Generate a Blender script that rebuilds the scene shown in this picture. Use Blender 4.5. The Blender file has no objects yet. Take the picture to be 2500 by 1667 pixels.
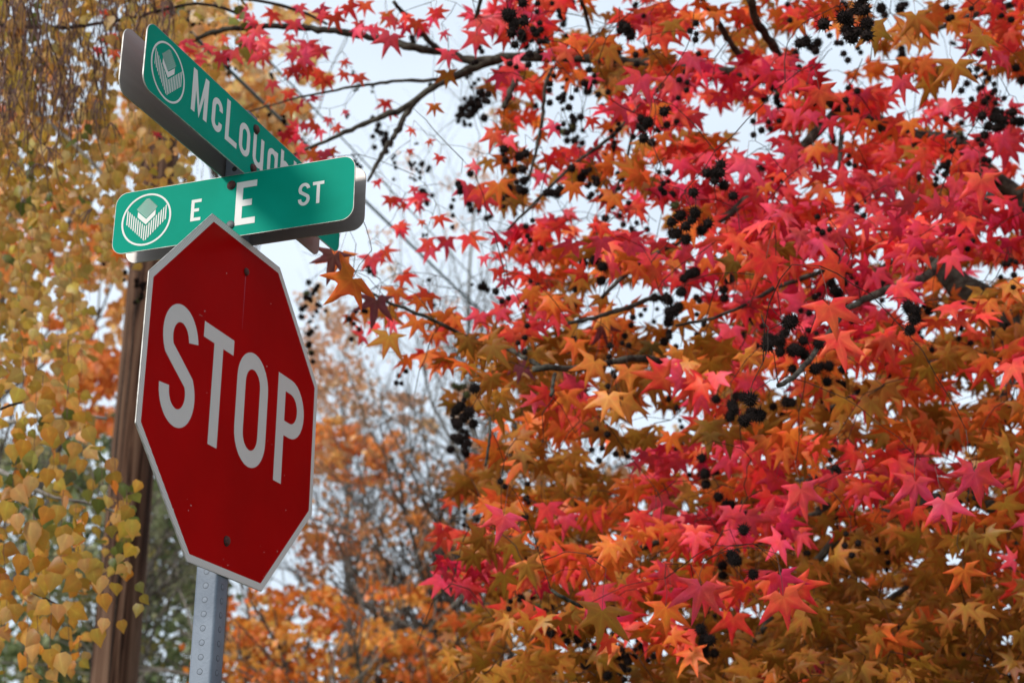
import bpy, math, random
import numpy as np
from mathutils import Vector, Matrix

random.seed(7)
rng = np.random.default_rng(11)
scene = bpy.context.scene
COL = scene.collection

# ------------------------------------------------------------------ camera
F_PX, PW, PH = 3863.667, 2500.0, 1667.0
CAM_POS = np.array([1.5945, -2.9157, 1.6])
CAM_AZ, CAM_EL, CAM_ROLL = 1.8823, 0.3554, 0.0016
_d = np.array([math.cos(CAM_EL) * math.cos(CAM_AZ), math.cos(CAM_EL) * math.sin(CAM_AZ), math.sin(CAM_EL)])
_r = np.cross(_d, [0, 0, 1.0]); _r /= np.linalg.norm(_r)
_u = np.cross(_r, _d)
_c, _s = math.cos(CAM_ROLL), math.sin(CAM_ROLL)
CR, CU, CB = _c * _r + _s * _u, -_s * _r + _c * _u, -_d
cam = bpy.data.cameras.new("camera")
cam.sensor_width = 36.0
cam.lens = 36.0 * F_PX / PW
cam.clip_start = 0.05
cam.clip_end = 2000
cam.dof.use_dof = True
cam.dof.focus_distance = 3.43
cam.dof.aperture_fstop = 4.7
cam_o = bpy.data.objects.new("camera", cam)
COL.objects.link(cam_o)
cam_o.matrix_world = Matrix(((CR[0], CU[0], CB[0], CAM_POS[0]), (CR[1], CU[1], CB[1], CAM_POS[1]),
                             (CR[2], CU[2], CB[2], CAM_POS[2]), (0, 0, 0, 1)))
scene.camera = cam_o

# ------------------------------------------------------------------ world + sun
SUN_EL = math.radians(27)
SUN_FROM = np.array([-0.55, -1.0, 0.0]); SUN_FROM /= np.linalg.norm(SUN_FROM)
SUN_DIR = np.array([SUN_FROM[0] * math.cos(SUN_EL), SUN_FROM[1] * math.cos(SUN_EL), math.sin(SUN_EL)])
world = bpy.data.worlds.new("World")
scene.world = world
world.use_nodes = True
nt = world.node_tree
nt.nodes.clear()
out = nt.nodes.new("ShaderNodeOutputWorld")
bg = nt.nodes.new("ShaderNodeBackground")
sky = nt.nodes.new("ShaderNodeTexSky")
sky.sky_type = 'NISHITA'
sky.sun_disc = False
sky.sun_elevation = SUN_EL
sky.sun_rotation = math.atan2(SUN_FROM[0], SUN_FROM[1])
sky.air_density = 1.0
sky.dust_density = 2.5
mixs = nt.nodes.new("ShaderNodeMix"); mixs.data_type = 'RGBA'
mixs.inputs[0].default_value = 0.86
mixs.inputs[7].default_value = (9.0, 10.2, 11.4, 1)     # thin, even high cloud
nt.links.new(sky.outputs[0], mixs.inputs[6])
wtc = nt.nodes.new("ShaderNodeTexCoord"); wmp = nt.nodes.new("ShaderNodeMapping"); wmp.inputs['Scale'].default_value = (1, 1, 2.2)
wnz = nt.nodes.new("ShaderNodeTexNoise"); wnz.inputs['Scale'].default_value = 2.6; wnz.inputs['Detail'].default_value = 5
wmr = nt.nodes.new("ShaderNodeMapRange"); wmr.inputs[1].default_value = 0.3; wmr.inputs[2].default_value = 0.7; wmr.inputs[3].default_value = 0.70; wmr.inputs[4].default_value = 0.97
nt.links.new(wtc.outputs['Generated'], wmp.inputs[0]); nt.links.new(wmp.outputs[0], wnz.inputs['Vector'])
nt.links.new(wnz.outputs[0], wmr.inputs[0]); nt.links.new(wmr.outputs[0], mixs.inputs[0])
nt.links.new(mixs.outputs[2], bg.inputs[0])
bg.inputs[1].default_value = 0.105
nt.links.new(bg.outputs[0], out.inputs[0])
sun = bpy.data.lights.new("sun", 'SUN')
sun.energy = 2.9
sun.angle = math.radians(10)
sun.color = (1.0, 0.95, 0.88)
sun_o = bpy.data.objects.new("sun", sun)
COL.objects.link(sun_o)
sun_o.rotation_euler = Vector(SUN_DIR).to_track_quat('Z', 'Y').to_euler()
scene.view_settings.view_transform = 'Standard'
scene.view_settings.look = 'None'
scene.view_settings.exposure = 0.0
scene.view_settings.gamma = 1.0
scene.view_settings.use_curve_mapping = False
scene.render.engine = 'CYCLES'
scene.cycles.max_bounces = 7
scene.cycles.diffuse_bounces = 4
scene.cycles.transmission_bounces = 4
scene.cycles.use_denoising = True


# ------------------------------------------------------------------ helpers
def at(px, py, D):
    """world point seen at full-size photo pixel (px,py), D metres along the view axis"""
    return CAM_POS + D * (-CB + CR * (px - PW / 2) / F_PX - CU * (py - PH / 2) / F_PX)


def tag(o, label=None, cat=None, group=None, kind=None):
    if label: o['label'] = label
    if cat: o['category'] = cat
    if group: o['group'] = group
    if kind: o['kind'] = kind
    return o


def empty(name, loc=(0, 0, 0)):
    o = bpy.data.objects.new(name, None)
    o.empty_display_size = 0.2
    o.location = tuple(loc)
    COL.objects.link(o)
    return o


class MB:
    """collects triangles/polygons into one mesh; per-vertex colour and shape attributes optional"""
    def __init__(self):
        self.v = []; self.f = []

    def add(self, vs, fs):
        b = len(self.v)
        self.v.extend(tuple(float(c) for c in p) for p in vs)
        self.f.extend(tuple(i + b for i in f) for f in fs)

    def prism(self, pts, z0, z1, bev=0.0):
        """extrude a 2D outline (counter-clockwise) from z0 to z1, small chamfer on the top edge"""
        n = len(pts)
        if bev > 0:
            P = np.array(pts, float); c = P.mean(0)
            nx, pv = np.roll(P, -1, 0), np.roll(P, 1, 0)
            e1 = P - pv; e2 = nx - P
            e1 /= np.maximum(np.linalg.norm(e1, axis=1, keepdims=True), 1e-9); e2 /= np.maximum(np.linalg.norm(e2, axis=1, keepdims=True), 1e-9)
            nn = np.stack([-(e1[:, 1] + e2[:, 1]), e1[:, 0] + e2[:, 0]], 1); nn /= np.maximum(np.linalg.norm(nn, axis=1, keepdims=True), 1e-9)
            Q = P + nn * bev
            vs = [(x, y, z0) for x, y in pts] + [(x, y, z1 - bev) for x, y in pts] + [(x, y, z1) for x, y in Q]
            fs = [tuple(range(n - 1, -1, -1)), tuple(range(2 * n, 3 * n))]
            for k in (0, 1):
                fs += [(k * n + i, k * n + (i + 1) % n, (k + 1) * n + (i + 1) % n, (k + 1) * n + i) for i in range(n)]
        else:
            vs = [(x, y, z0) for x, y in pts] + [(x, y, z1) for x, y in pts]
            fs = [tuple(range(n - 1, -1, -1)), tuple(range(n, 2 * n))]
            fs += [(i, (i + 1) % n, n + (i + 1) % n, n + i) for i in range(n)]
        self.add(vs, fs)

    def tube(self, pts, rad, sides=5, cap=True):
        P = np.array(pts, float); n = len(P)
        if np.isscalar(rad): rad = [rad] * n
        T = np.gradient(P, axis=0)
        T /= np.maximum(np.linalg.norm(T, axis=1, keepdims=True), 1e-9)
        ref = np.array([0.31, 0.47, 0.83])
        a = np.cross(T, ref); a /= np.maximum(np.linalg.norm(a, axis=1, keepdims=True), 1e-9)
        b = np.cross(T, a)
        vs = []; fs = []
        for i in range(n):
            for k in range(sides):
                t = 2 * math.pi * k / sides
                vs.append(P[i] + rad[i] * (math.cos(t) * a[i] + math.sin(t) * b[i]))
        for i in range(n - 1):
            for k in range(sides):
                k2 = (k + 1) % sides
                fs.append((i * sides + k, i * sides + k2, (i + 1) * sides + k2, (i + 1) * sides + k))
        if cap:
            fs.append(tuple(range(sides - 1, -1, -1)))
            fs.append(tuple((n - 1) * sides + k for k in range(sides)))
        self.add(vs, fs)

    def mesh(self, name, smooth=False):
        m = bpy.data.meshes.new(name)
        m.from_pydata(self.v, [], self.f)
        if smooth: m.polygons.foreach_set('use_smooth', [True] * len(m.polygons))
        m.update()
        return m

    def build(self, name, mat, parent=None, smooth=False):
        m = self.mesh(name, smooth)
        if mat: m.materials.append(mat)
        return link(name, m, parent)


def link(name, mesh, parent=None):
    o = bpy.data.objects.new(name, mesh)
    COL.objects.link(o)
    if parent: o.parent = parent
    return o


# ------------------------------------------------------------------ materials
def new_mat(name):
    m = bpy.data.materials.new(name); m.use_nodes = True
    n = m.node_tree; n.nodes.clear()
    o = n.nodes.new("ShaderNodeOutputMaterial")
    return m, n, o


def N(n, t, **kw):
    x = n.nodes.new(t)
    for k, v in kw.items(): setattr(x, k, v)
    return x


def principled(name, col, rough=0.5, metal=0.0, noise=0.0, nscale=20.0, bump=0.0, bscale=60.0, col2=None, spec=0.5, stretch=None):
    m, n, o = new_mat(name)
    b = N(n, "ShaderNodeBsdfPrincipled")
    b.inputs['Roughness'].default_value = rough
    b.inputs['Metallic'].default_value = metal
    b.inputs['Specular IOR Level'].default_value = spec
    tc = N(n, "ShaderNodeTexCoord")
    mp = N(n, "ShaderNodeMapping")
    if stretch: mp.inputs['Scale'].default_value = stretch
    n.links.new(tc.outputs['Object'], mp.inputs['Vector'])
    nz = N(n, "ShaderNodeTexNoise"); nz.inputs['Scale'].default_value = nscale; nz.inputs['Detail'].default_value = 6
    n.links.new(mp.outputs[0], nz.inputs['Vector'])
    mx = N(n, "ShaderNodeMix", data_type='RGBA')
    c2 = col2 if col2 else tuple(c * (1 - noise) for c in col)
    mx.inputs[6].default_value = (*col, 1); mx.inputs[7].default_value = (*c2, 1)
    rp = N(n, "ShaderNodeValToRGB"); rp.color_ramp.elements[0].position = 0.38; rp.color_ramp.elements[1].position = 0.66
    n.links.new(nz.outputs[0], rp.inputs[0]); n.links.new(rp.outputs[0], mx.inputs[0])
    n.links.new(mx.outputs[2], b.inputs['Base Color'])
    if bump > 0:
        n2 = N(n, "ShaderNodeTexNoise"); n2.inputs['Scale'].default_value = bscale; n2.inputs['Detail'].default_value = 5
        n.links.new(mp.outputs[0], n2.inputs['Vector'])
        bp = N(n, "ShaderNodeBump"); bp.inputs['Strength'].default_value = bump; bp.inputs['Distance'].default_value = 0.01
        n.links.new(n2.outputs[0], bp.inputs['Height']); n.links.new(bp.outputs[0], b.inputs['Normal'])
    n.links.new(b.outputs[0], o.inputs[0])
    return m


def leaf_mat(name, source, transl=0.34, gloss=0.022, rim=(1.0, 0.62, 0.8), vein=(1.15, 1.35, 1.2), rough=0.45):
    """source: 'obj' reads the object's colour, 'attr' the mesh colour attribute; 'lf' = (rim, vein, 0)"""
    m, n, o = new_mat(name)
    if source == 'obj':
        c = N(n, "ShaderNodeObjectInfo").outputs['Color']
    else:
        c = N(n, "ShaderNodeAttribute", attribute_name="col").outputs['Color']
    lf = N(n, "ShaderNodeAttribute", attribute_name="lf")
    sp = N(n, "ShaderNodeSeparateXYZ"); n.links.new(lf.outputs['Vector'], sp.inputs[0])
    geo = N(n, "ShaderNodeNewGeometry")
    nz = N(n, "ShaderNodeTexNoise"); nz.inputs['Scale'].default_value = 38; nz.inputs['Detail'].default_value = 4
    n.links.new(geo.outputs['Position'], nz.inputs['Vector'])
    # rim tint: noisy blend toward a redder tone at the margin
    rm = N(n, "ShaderNodeMath", operation='MULTIPLY'); n.links.new(sp.outputs[0], rm.inputs[0])
    rr = N(n, "ShaderNodeMapRange"); rr.inputs[1].default_value = 0.35; rr.inputs[2].default_value = 0.65
    n.links.new(nz.outputs[0], rr.inputs[0]); n.links.new(rr.outputs[0], rm.inputs[1])
    c1 = N(n, "ShaderNodeMix", data_type='RGBA', blend_type='MULTIPLY')
    n.links.new(rm.outputs[0], c1.inputs[0]); n.links.new(c, c1.inputs[6]); c1.inputs[7].default_value = (*rim, 1)
    # veins
    vp = N(n, "ShaderNodeMath", operation='POWER'); n.links.new(sp.outputs[1], vp.inputs[0]); vp.inputs[1].default_value = 7
    vs = N(n, "ShaderNodeMath", operation='MULTIPLY'); n.links.new(vp.outputs[0], vs.inputs[0]); vs.inputs[1].default_value = 0.7
    c2 = N(n, "ShaderNodeMix", data_type='RGBA', blend_type='MULTIPLY')
    n.links.new(vs.outputs[0], c2.inputs[0]); n.links.new(c1.outputs[2], c2.inputs[6]); c2.inputs[7].default_value = (*vein, 1)
    # blotches and small dark specks
    n3 = N(n, "ShaderNodeTexNoise"); n3.inputs['Scale'].default_value = 210; n3.inputs['Detail'].default_value = 2
    n.links.new(geo.outputs['Position'], n3.inputs['Vector'])
    sr = N(n, "ShaderNodeMapRange"); sr.inputs[1].default_value = 0.66; sr.inputs[2].default_value = 0.75; sr.inputs[4].default_value = 0.55
    n.links.new(n3.outputs[0], sr.inputs[0])
    c3 = N(n, "ShaderNodeMix", data_type='RGBA', blend_type='MULTIPLY')
    n.links.new(sr.outputs[0], c3.inputs[0]); n.links.new(c2.outputs[2], c3.inputs[6]); c3.inputs[7].default_value = (0.45, 0.3, 0.3, 1)
    hs = N(n, "ShaderNodeHueSaturation")
    vr = N(n, "ShaderNodeMapRange"); vr.inputs[1].default_value = 0.3; vr.inputs[2].default_value = 0.7; vr.inputs[3].default_value = 0.84; vr.inputs[4].default_value = 1.12
    n.links.new(nz.outputs[0], vr.inputs[0]); n.links.new(vr.outputs[0], hs.inputs['Value'])
    nh = N(n, "ShaderNodeTexNoise"); nh.inputs['Scale'].default_value = 16; nh.inputs['Detail'].default_value = 2
    n.links.new(geo.outputs['Position'], nh.inputs['Vector'])
    hr = N(n, "ShaderNodeMapRange"); hr.inputs[1].default_value = 0.32; hr.inputs[2].default_value = 0.68; hr.inputs[3].default_value = 0.487; hr.inputs[4].default_value = 0.508
    n.links.new(nh.outputs[0], hr.inputs[0]); n.links.new(hr.outputs[0], hs.inputs['Hue'])
    n.links.new(c3.outputs[2], hs.inputs['Color'])
    df = N(n, "ShaderNodeBsdfDiffuse"); tr = N(n, "ShaderNodeBsdfTranslucent")
    n.links.new(hs.outputs[0], df.inputs[0])
    n.links.new(hs.outputs[0], tr.inputs[0])
    mx = N(n, "ShaderNodeMixShader"); mx.inputs[0].default_value = transl
    n.links.new(df.outputs[0], mx.inputs[1]); n.links.new(tr.outputs[0], mx.inputs[2])
    gl = N(n, "ShaderNodeBsdfGlossy"); gl.inputs['Roughness'].default_value = rough
    m2 = N(n, "ShaderNodeMixShader"); m2.inputs[0].default_value = gloss
    n.links.new(mx.outputs[0], m2.inputs[1]); n.links.new(gl.outputs[0], m2.inputs[2])
    n.links.new(m2.outputs[0], o.inputs[0])
    return m


M_LEAF = leaf_mat("sweetgum leaf", 'obj', transl=0.26)
M_LEAFM = leaf_mat("sweetgum leaf mass", 'attr', transl=0.22)
M_BIRCH = leaf_mat("birch leaf", 'obj', rim=(0.95, 0.8, 0.7), transl=0.5, gloss=0.03)
M_BIRCHM = leaf_mat("birch leaf mass", 'attr', rim=(0.95, 0.8, 0.7), transl=0.5, gloss=0.03)
M_FAR = leaf_mat("distant leaf", 'attr', rim=(1, 1, 1), vein=(1, 1, 1), transl=0.42, gloss=0.03)
M_BARK = principled("sweetgum bark", (0.034, 0.027, 0.022), 0.9, col2=(0.105, 0.10, 0.08), nscale=24, bump=0.8, bscale=70, spec=0.12)
M_TWIG = principled("dark twig", (0.020, 0.014, 0.012), 0.8, col2=(0.045, 0.032, 0.026), nscale=40, spec=0.12)
M_BALL = principled("dry seed ball", (0.009, 0.006, 0.006), 0.85, col2=(0.022, 0.014, 0.012), nscale=90, spec=0.12)
M_BALLG = principled("green seed ball", (0.10, 0.12, 0.03), 0.8, col2=(0.05, 0.055, 0.02), nscale=60)
M_BTWIG = principled("birch twig", (0.17, 0.098, 0.085), 0.8, col2=(0.085, 0.050, 0.043), nscale=50, spec=0.12)
M_BBARK = principled("birch bark", (0.48, 0.45, 0.40), 0.8, col2=(0.12, 0.10, 0.09), nscale=14, bump=0.3, stretch=(1, 1, 1.8))
M_GBARK = principled("grey bark", (0.20, 0.175, 0.15), 0.9, col2=(0.07, 0.06, 0.05), nscale=10, spec=0.12)
M_GREEN = principled("green sheeting", (0.001, 0.285, 0.200), 0.5, nscale=7, col2=(0.001, 0.250, 0.170), spec=0.03)
M_WHITE = principled("white sheeting", (0.72, 0.71, 0.69), 0.45, nscale=12, col2=(0.66, 0.655, 0.63), spec=0.12)
M_RED = principled("red sheeting", (0.41, 0.0012, 0.0016), 0.38, nscale=3.5, col2=(0.33, 0.0010, 0.0012), spec=0.03, bump=0.03, bscale=25)
M_ALU = principled("bare aluminium", (0.36, 0.33, 0.315), 0.5, metal=0.55, nscale=6, col2=(0.33, 0.305, 0.29), bump=0.05, bscale=300, stretch=(1, 12, 1))
M_EDGE = principled("cut aluminium edge", (0.50, 0.49, 0.47), 0.5, metal=0.3, nscale=60, col2=(0.28, 0.27, 0.25))
M_BBARK2 = principled("brown grey bark", (0.085, 0.070, 0.058), 0.9, col2=(0.045, 0.036, 0.03), nscale=10, spec=0.12)
M_GALV = principled("galvanised steel", (0.185, 0.215, 0.26), 0.55, metal=0.25, nscale=16, col2=(0.135, 0.16, 0.20), spec=0.3, bump=0.08, bscale=160)
M_GALVK = principled("galvanised knockout", (0.185, 0.215, 0.26), 0.55, metal=0.25, nscale=90, col2=(0.135, 0.16, 0.20), spec=0.3)
M_GROOVE = principled("knockout groove", (0.035, 0.038, 0.045), 0.6, metal=0.3, nscale=50)
M_RUST = principled("rusted bolt", (0.105, 0.020, 0.012), 0.6, nscale=180, col2=(0.045, 0.012, 0.009), bump=0.5, bscale=500)
M_BOLTG = principled("grey bolt", (0.15, 0.155, 0.165), 0.6, metal=0.2, nscale=150, col2=(0.09, 0.09, 0.095))
M_RUBBER = principled("dark washer", (0.012, 0.012, 0.012), 0.7, nscale=50)
M_STREAK = principled("rust streak", (0.30, 0.015, 0.05), 0.5, nscale=200, col2=(0.42, 0.004, 0.02))
M_CABLE = principled("cable sheath", (0.05, 0.085, 0.085), 0.5, nscale=30)
M_GRASS = principled("grass ground", (0.06, 0.085, 0.025), 0.95, nscale=3, col2=(0.09, 0.08, 0.03), bump=0.6, bscale=30)
M_ASPH = principled("asphalt", (0.055, 0.055, 0.055), 0.9, nscale=40, col2=(0.04, 0.04, 0.04), bump=0.3, bscale=200)
M_CONC = principled("concrete", (0.36, 0.35, 0.33), 0.85, nscale=9, col2=(0.28, 0.27, 0.25), bump=0.2, bscale=120)


def wood_mat():
    m, n, o = new_mat("weathered pole wood")
    b = N(n, "ShaderNodeBsdfPrincipled"); b.inputs['Roughness'].default_value = 0.9; b.inputs['Specular IOR Level'].default_value = 0.15
    tc = N(n, "ShaderNodeTexCoord"); mp = N(n, "ShaderNodeMapping"); mp.inputs['Scale'].default_value = (26, 26, 1.1)
    n.links.new(tc.outputs['Object'], mp.inputs[0])
    nz = N(n, "ShaderNodeTexNoise"); nz.inputs['Scale'].default_value = 1.0; nz.inputs['Detail'].default_value = 10; nz.inputs['Distortion'].default_value = 0.6
    n.links.new(mp.outputs[0], nz.inputs['Vector'])
    r = N(n, "ShaderNodeValToRGB"); e = r.color_ramp.elements
    e[0].position = 0.36; e[0].color = (0.020, 0.009, 0.006, 1)
    e[1].position = 0.66; e[1].color = (0.200, 0.122, 0.082, 1)
    q = e.new(0.47); q.color = (0.095, 0.050, 0.032, 1)
    n.links.new(nz.outputs[0], r.inputs[0])
    n2 = N(n, "ShaderNodeTexNoise"); n2.inputs['Scale'].default_value = 2.2; n2.inputs['Detail'].default_value = 3
    n.links.new(tc.outputs['Object'], n2.inputs['Vector'])
    mx = N(n, "ShaderNodeMix", data_type='RGBA', blend_type='MULTIPLY'); mx.inputs[7].default_value = (0.62, 0.55, 0.52, 1)
    n.links.new(n2.outputs[0], mx.inputs[0]); n.links.new(r.outputs[0], mx.inputs[6])
    n.links.new(mx.outputs[2], b.inputs['Base Color'])
    bp = N(n, "ShaderNodeBump"); bp.inputs['Strength'].default_value = 0.9; bp.inputs['Distance'].default_value = 0.012
    n.links.new(nz.outputs[0], bp.inputs['Height']); n.links.new(bp.outputs[0], b.inputs['Normal'])
    n.links.new(b.outputs[0], o.inputs[0])
    return m


M_WOOD = wood_mat()


def sheeting_mat():
    """white high-intensity sheeting with its fine diagonal cell pattern"""
    m, n, o = new_mat("white cell sheeting")
    b = N(n, "ShaderNodeBsdfPrincipled"); b.inputs['Roughness'].default_value = 0.35
    b.inputs['Specular IOR Level'].default_value = 0.35
    tc = N(n, "ShaderNodeTexCoord"); mp = N(n, "ShaderNodeMapping"); mp.inputs['Rotation'].default_value = (0, 0, 0.5)
    n.links.new(tc.outputs['Object'], mp.inputs[0])
    w = N(n, "ShaderNodeTexWave"); w.wave_type = 'BANDS'; w.bands_direction = 'Y'
    w.inputs['Scale'].default_value = 55; w.inputs['Distortion'].default_value = 0.2
    n.links.new(mp.outputs[0], w.inputs['Vector'])
    r = N(n, "ShaderNodeValToRGB"); e = r.color_ramp.elements
    e[0].position = 0.30; e[0].color = (0.49, 0.47, 0.45, 1); e[1].position = 0.6; e[1].color = (0.69, 0.665, 0.64, 1)
    n.links.new(w.outputs[0], r.inputs[0]); n.links.new(r.outputs[0], b.inputs['Base Color'])
    n.links.new(b.outputs[0], o.inputs[0])
    return m


M_CELL = sheeting_mat()

# ------------------------------------------------------------------ ground
g = MB(); g.add([(-400, -400, 0), (400, -400, 0), (400, 400, 0), (-400, 400, 0)], [(0, 1, 2, 3)])
tag(g.build("ground", M_GRASS), kind='structure')
g = MB(); g.add([(-400, -9.0, 0.004), (400, -9.0, 0.004), (400, -4.6, 0.004), (-400, -4.6, 0.004)], [(0, 1, 2, 3)])
tag(g.build("road", M_ASPH), kind='structure')
g = MB(); g.prism([(-60, -4.6), (60, -4.6), (60, -4.45), (-60, -4.45)], -0.05, 0.13, 0.01)
tag(g.build("kerb", M_CONC), kind='structure')
g = MB(); g.prism([(-60, -4.0), (60, -4.0), (60, -2.5), (-60, -2.5)], -0.05, 0.03)
tag(g.build("pavement", M_CONC), kind='structure')

# ------------------------------------------------------------------ sign post and signs
ZC = 2.667          # height of the stop sign's centre
HS = 0.0254         # half width of the square tube


def rounded(x0, y0, x1, y1, r, n=8):
    pts = []
    for cx, cy, a in ((x1 - r, y0 + r, -90), (x1 - r, y1 - r, 0), (x0 + r, y1 - r, 90), (x0 + r, y0 + r, 180)):
        for k in range(n + 1):
            t = math.radians(a + 90 * k / n)
            pts.append((cx + r * math.cos(t), cy + r * math.sin(t)))
    return pts


post = empty("sign_post", (0, 0, 0))
tag(post, "galvanised square steel post with knockout holes carrying the stop sign", "sign post")
b = MB(); b.prism(rounded(-HS, -HS, HS, HS, 0.0055, 4), -0.3, ZC + 0.70)
tube_o = b.build("tube", M_GALV, post, True)
md = tube_o.modifiers.new("es", 'EDGE_SPLIT'); md.split_angle = math.radians(40)


def disc_mb(r, z0, z1, bev, n=16):
    b = MB(); b.prism([(r * math.cos(2 * math.pi * k / n), r * math.sin(2 * math.pi * k / n)) for k in range(n)], z0, z1, bev)
    return b


ko_m = disc_mb(0.0054, 0.0, 0.00035, 0.0).mesh("knockout"); ko_m.materials.append(M_GALVK)
gr_m = disc_mb(0.0065, 0.0, 0.00015, 0.0).mesh("hole_rim"); gr_m.materials.append(M_GROOVE)
oh_m = disc_mb(0.0062, 0.0, 0.0004, 0.0).mesh("bolt_hole"); oh_m.materials.append(M_RUBBER)
for face, M3 in (('E', Matrix(((1, 0, 0), (0, 0, -1), (0, 1, 0)))), ('S', Matrix(((0, 0, 1), (1, 0, 0), (0, 1, 0))))):
    for k in range(-14, 9):
        z = ZC - 0.4612 + 0.0293 * k
        base = Vector((0.0, -HS, z)) if face == 'E' else Vector((HS, 0.0, z))
        mw = Matrix.Translation(base) @ M3.to_4x4()
        for nm, me in (("hole_rim", gr_m), ("knockout", ko_m)):
            o = link(nm, me, post); o.matrix_local = mw
for z in (ZC + 0.5265, ZC + 0.5525, ZC + 0.5785):
    o = link("bolt_hole", oh_m, post)
    o.matrix_local = Matrix.Translation((0.0, -HS, z)) @ Matrix(((1, 0, 0), (0, 0, -1), (0, 1, 0))).to_4x4()


def plane_empty(name, n_axis, ang):
    """Empty whose local x runs along the sign, local y is up, local z points out of its face"""
    o = empty(name)
    if n_axis == 'x': u = Vector((0, 1, 0)); n = Vector((1, 0, 0))
    else: u = Vector((1, 0, 0)); n = Vector((0, -1, 0))
    R = Matrix.Rotation(ang, 3, 'Z'); u = R @ u; n = R @ n
    o.matrix_world = Matrix(((u.x, 0, n.x, 0), (u.y, 0, n.y, 0), (u.z, 1, n.z, ZC), (0, 0, 0, 1)))
    return o


def arc(cx, cy, rx, ry, a0, a1, n=14):
    return [(cx + rx * math.cos(math.radians(a0 + (a1 - a0) * k / n)), cy + ry * math.sin(math.radians(a0 + (a1 - a0) * k / n))) for k in range(n + 1)]


def stroke(b, pts, w, z0, z1, closed=False):
    P = np.array(pts, float); n = len(P)
    if closed:
        T1 = P - np.roll(P, 1, 0); T2 = np.roll(P, -1, 0) - P
    else:
        T2 = np.vstack([P[1:] - P[:-1], P[-1] - P[-2]]); T1 = np.vstack([P[1] - P[0], P[1:] - P[:-1]])
    T1 /= np.linalg.norm(T1, axis=1, keepdims=True); T2 /= np.linalg.norm(T2, axis=1, keepdims=True)
    n1 = np.stack([-T1[:, 1], T1[:, 0]], 1); n2 = np.stack([-T2[:, 1], T2[:, 0]], 1)
    m = n1 + n2; m /= np.linalg.norm(m, axis=1, keepdims=True)
    s = np.clip(1 / np.maximum((m * n1).sum(1), 0.3), 1, 2.2)[:, None]
    L = P + m * s * w / 2; R = P - m * s * w / 2
    vs = [(x, y, z0) for x, y in L] + [(x, y, z0) for x, y in R] + [(x, y, z1) for x, y in L] + [(x, y, z1) for x, y in R]
    fs = []
    for i in range(n if closed else n - 1):
        j = (i + 1) % n
        fs += [(2 * n + i, 3 * n + i, 3 * n + j, 2 * n + j), (i, j, n + j, n + i), (i, 2 * n + i, 2 * n + j, j), (n + i, n + j, 3 * n + j, 3 * n + i)]
    if not closed:
        fs += [(0, n, 3 * n, 2 * n), (n - 1, 3 * n - 1, 4 * n - 1, 2 * n - 1)]
    b.add(vs, fs)


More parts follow.
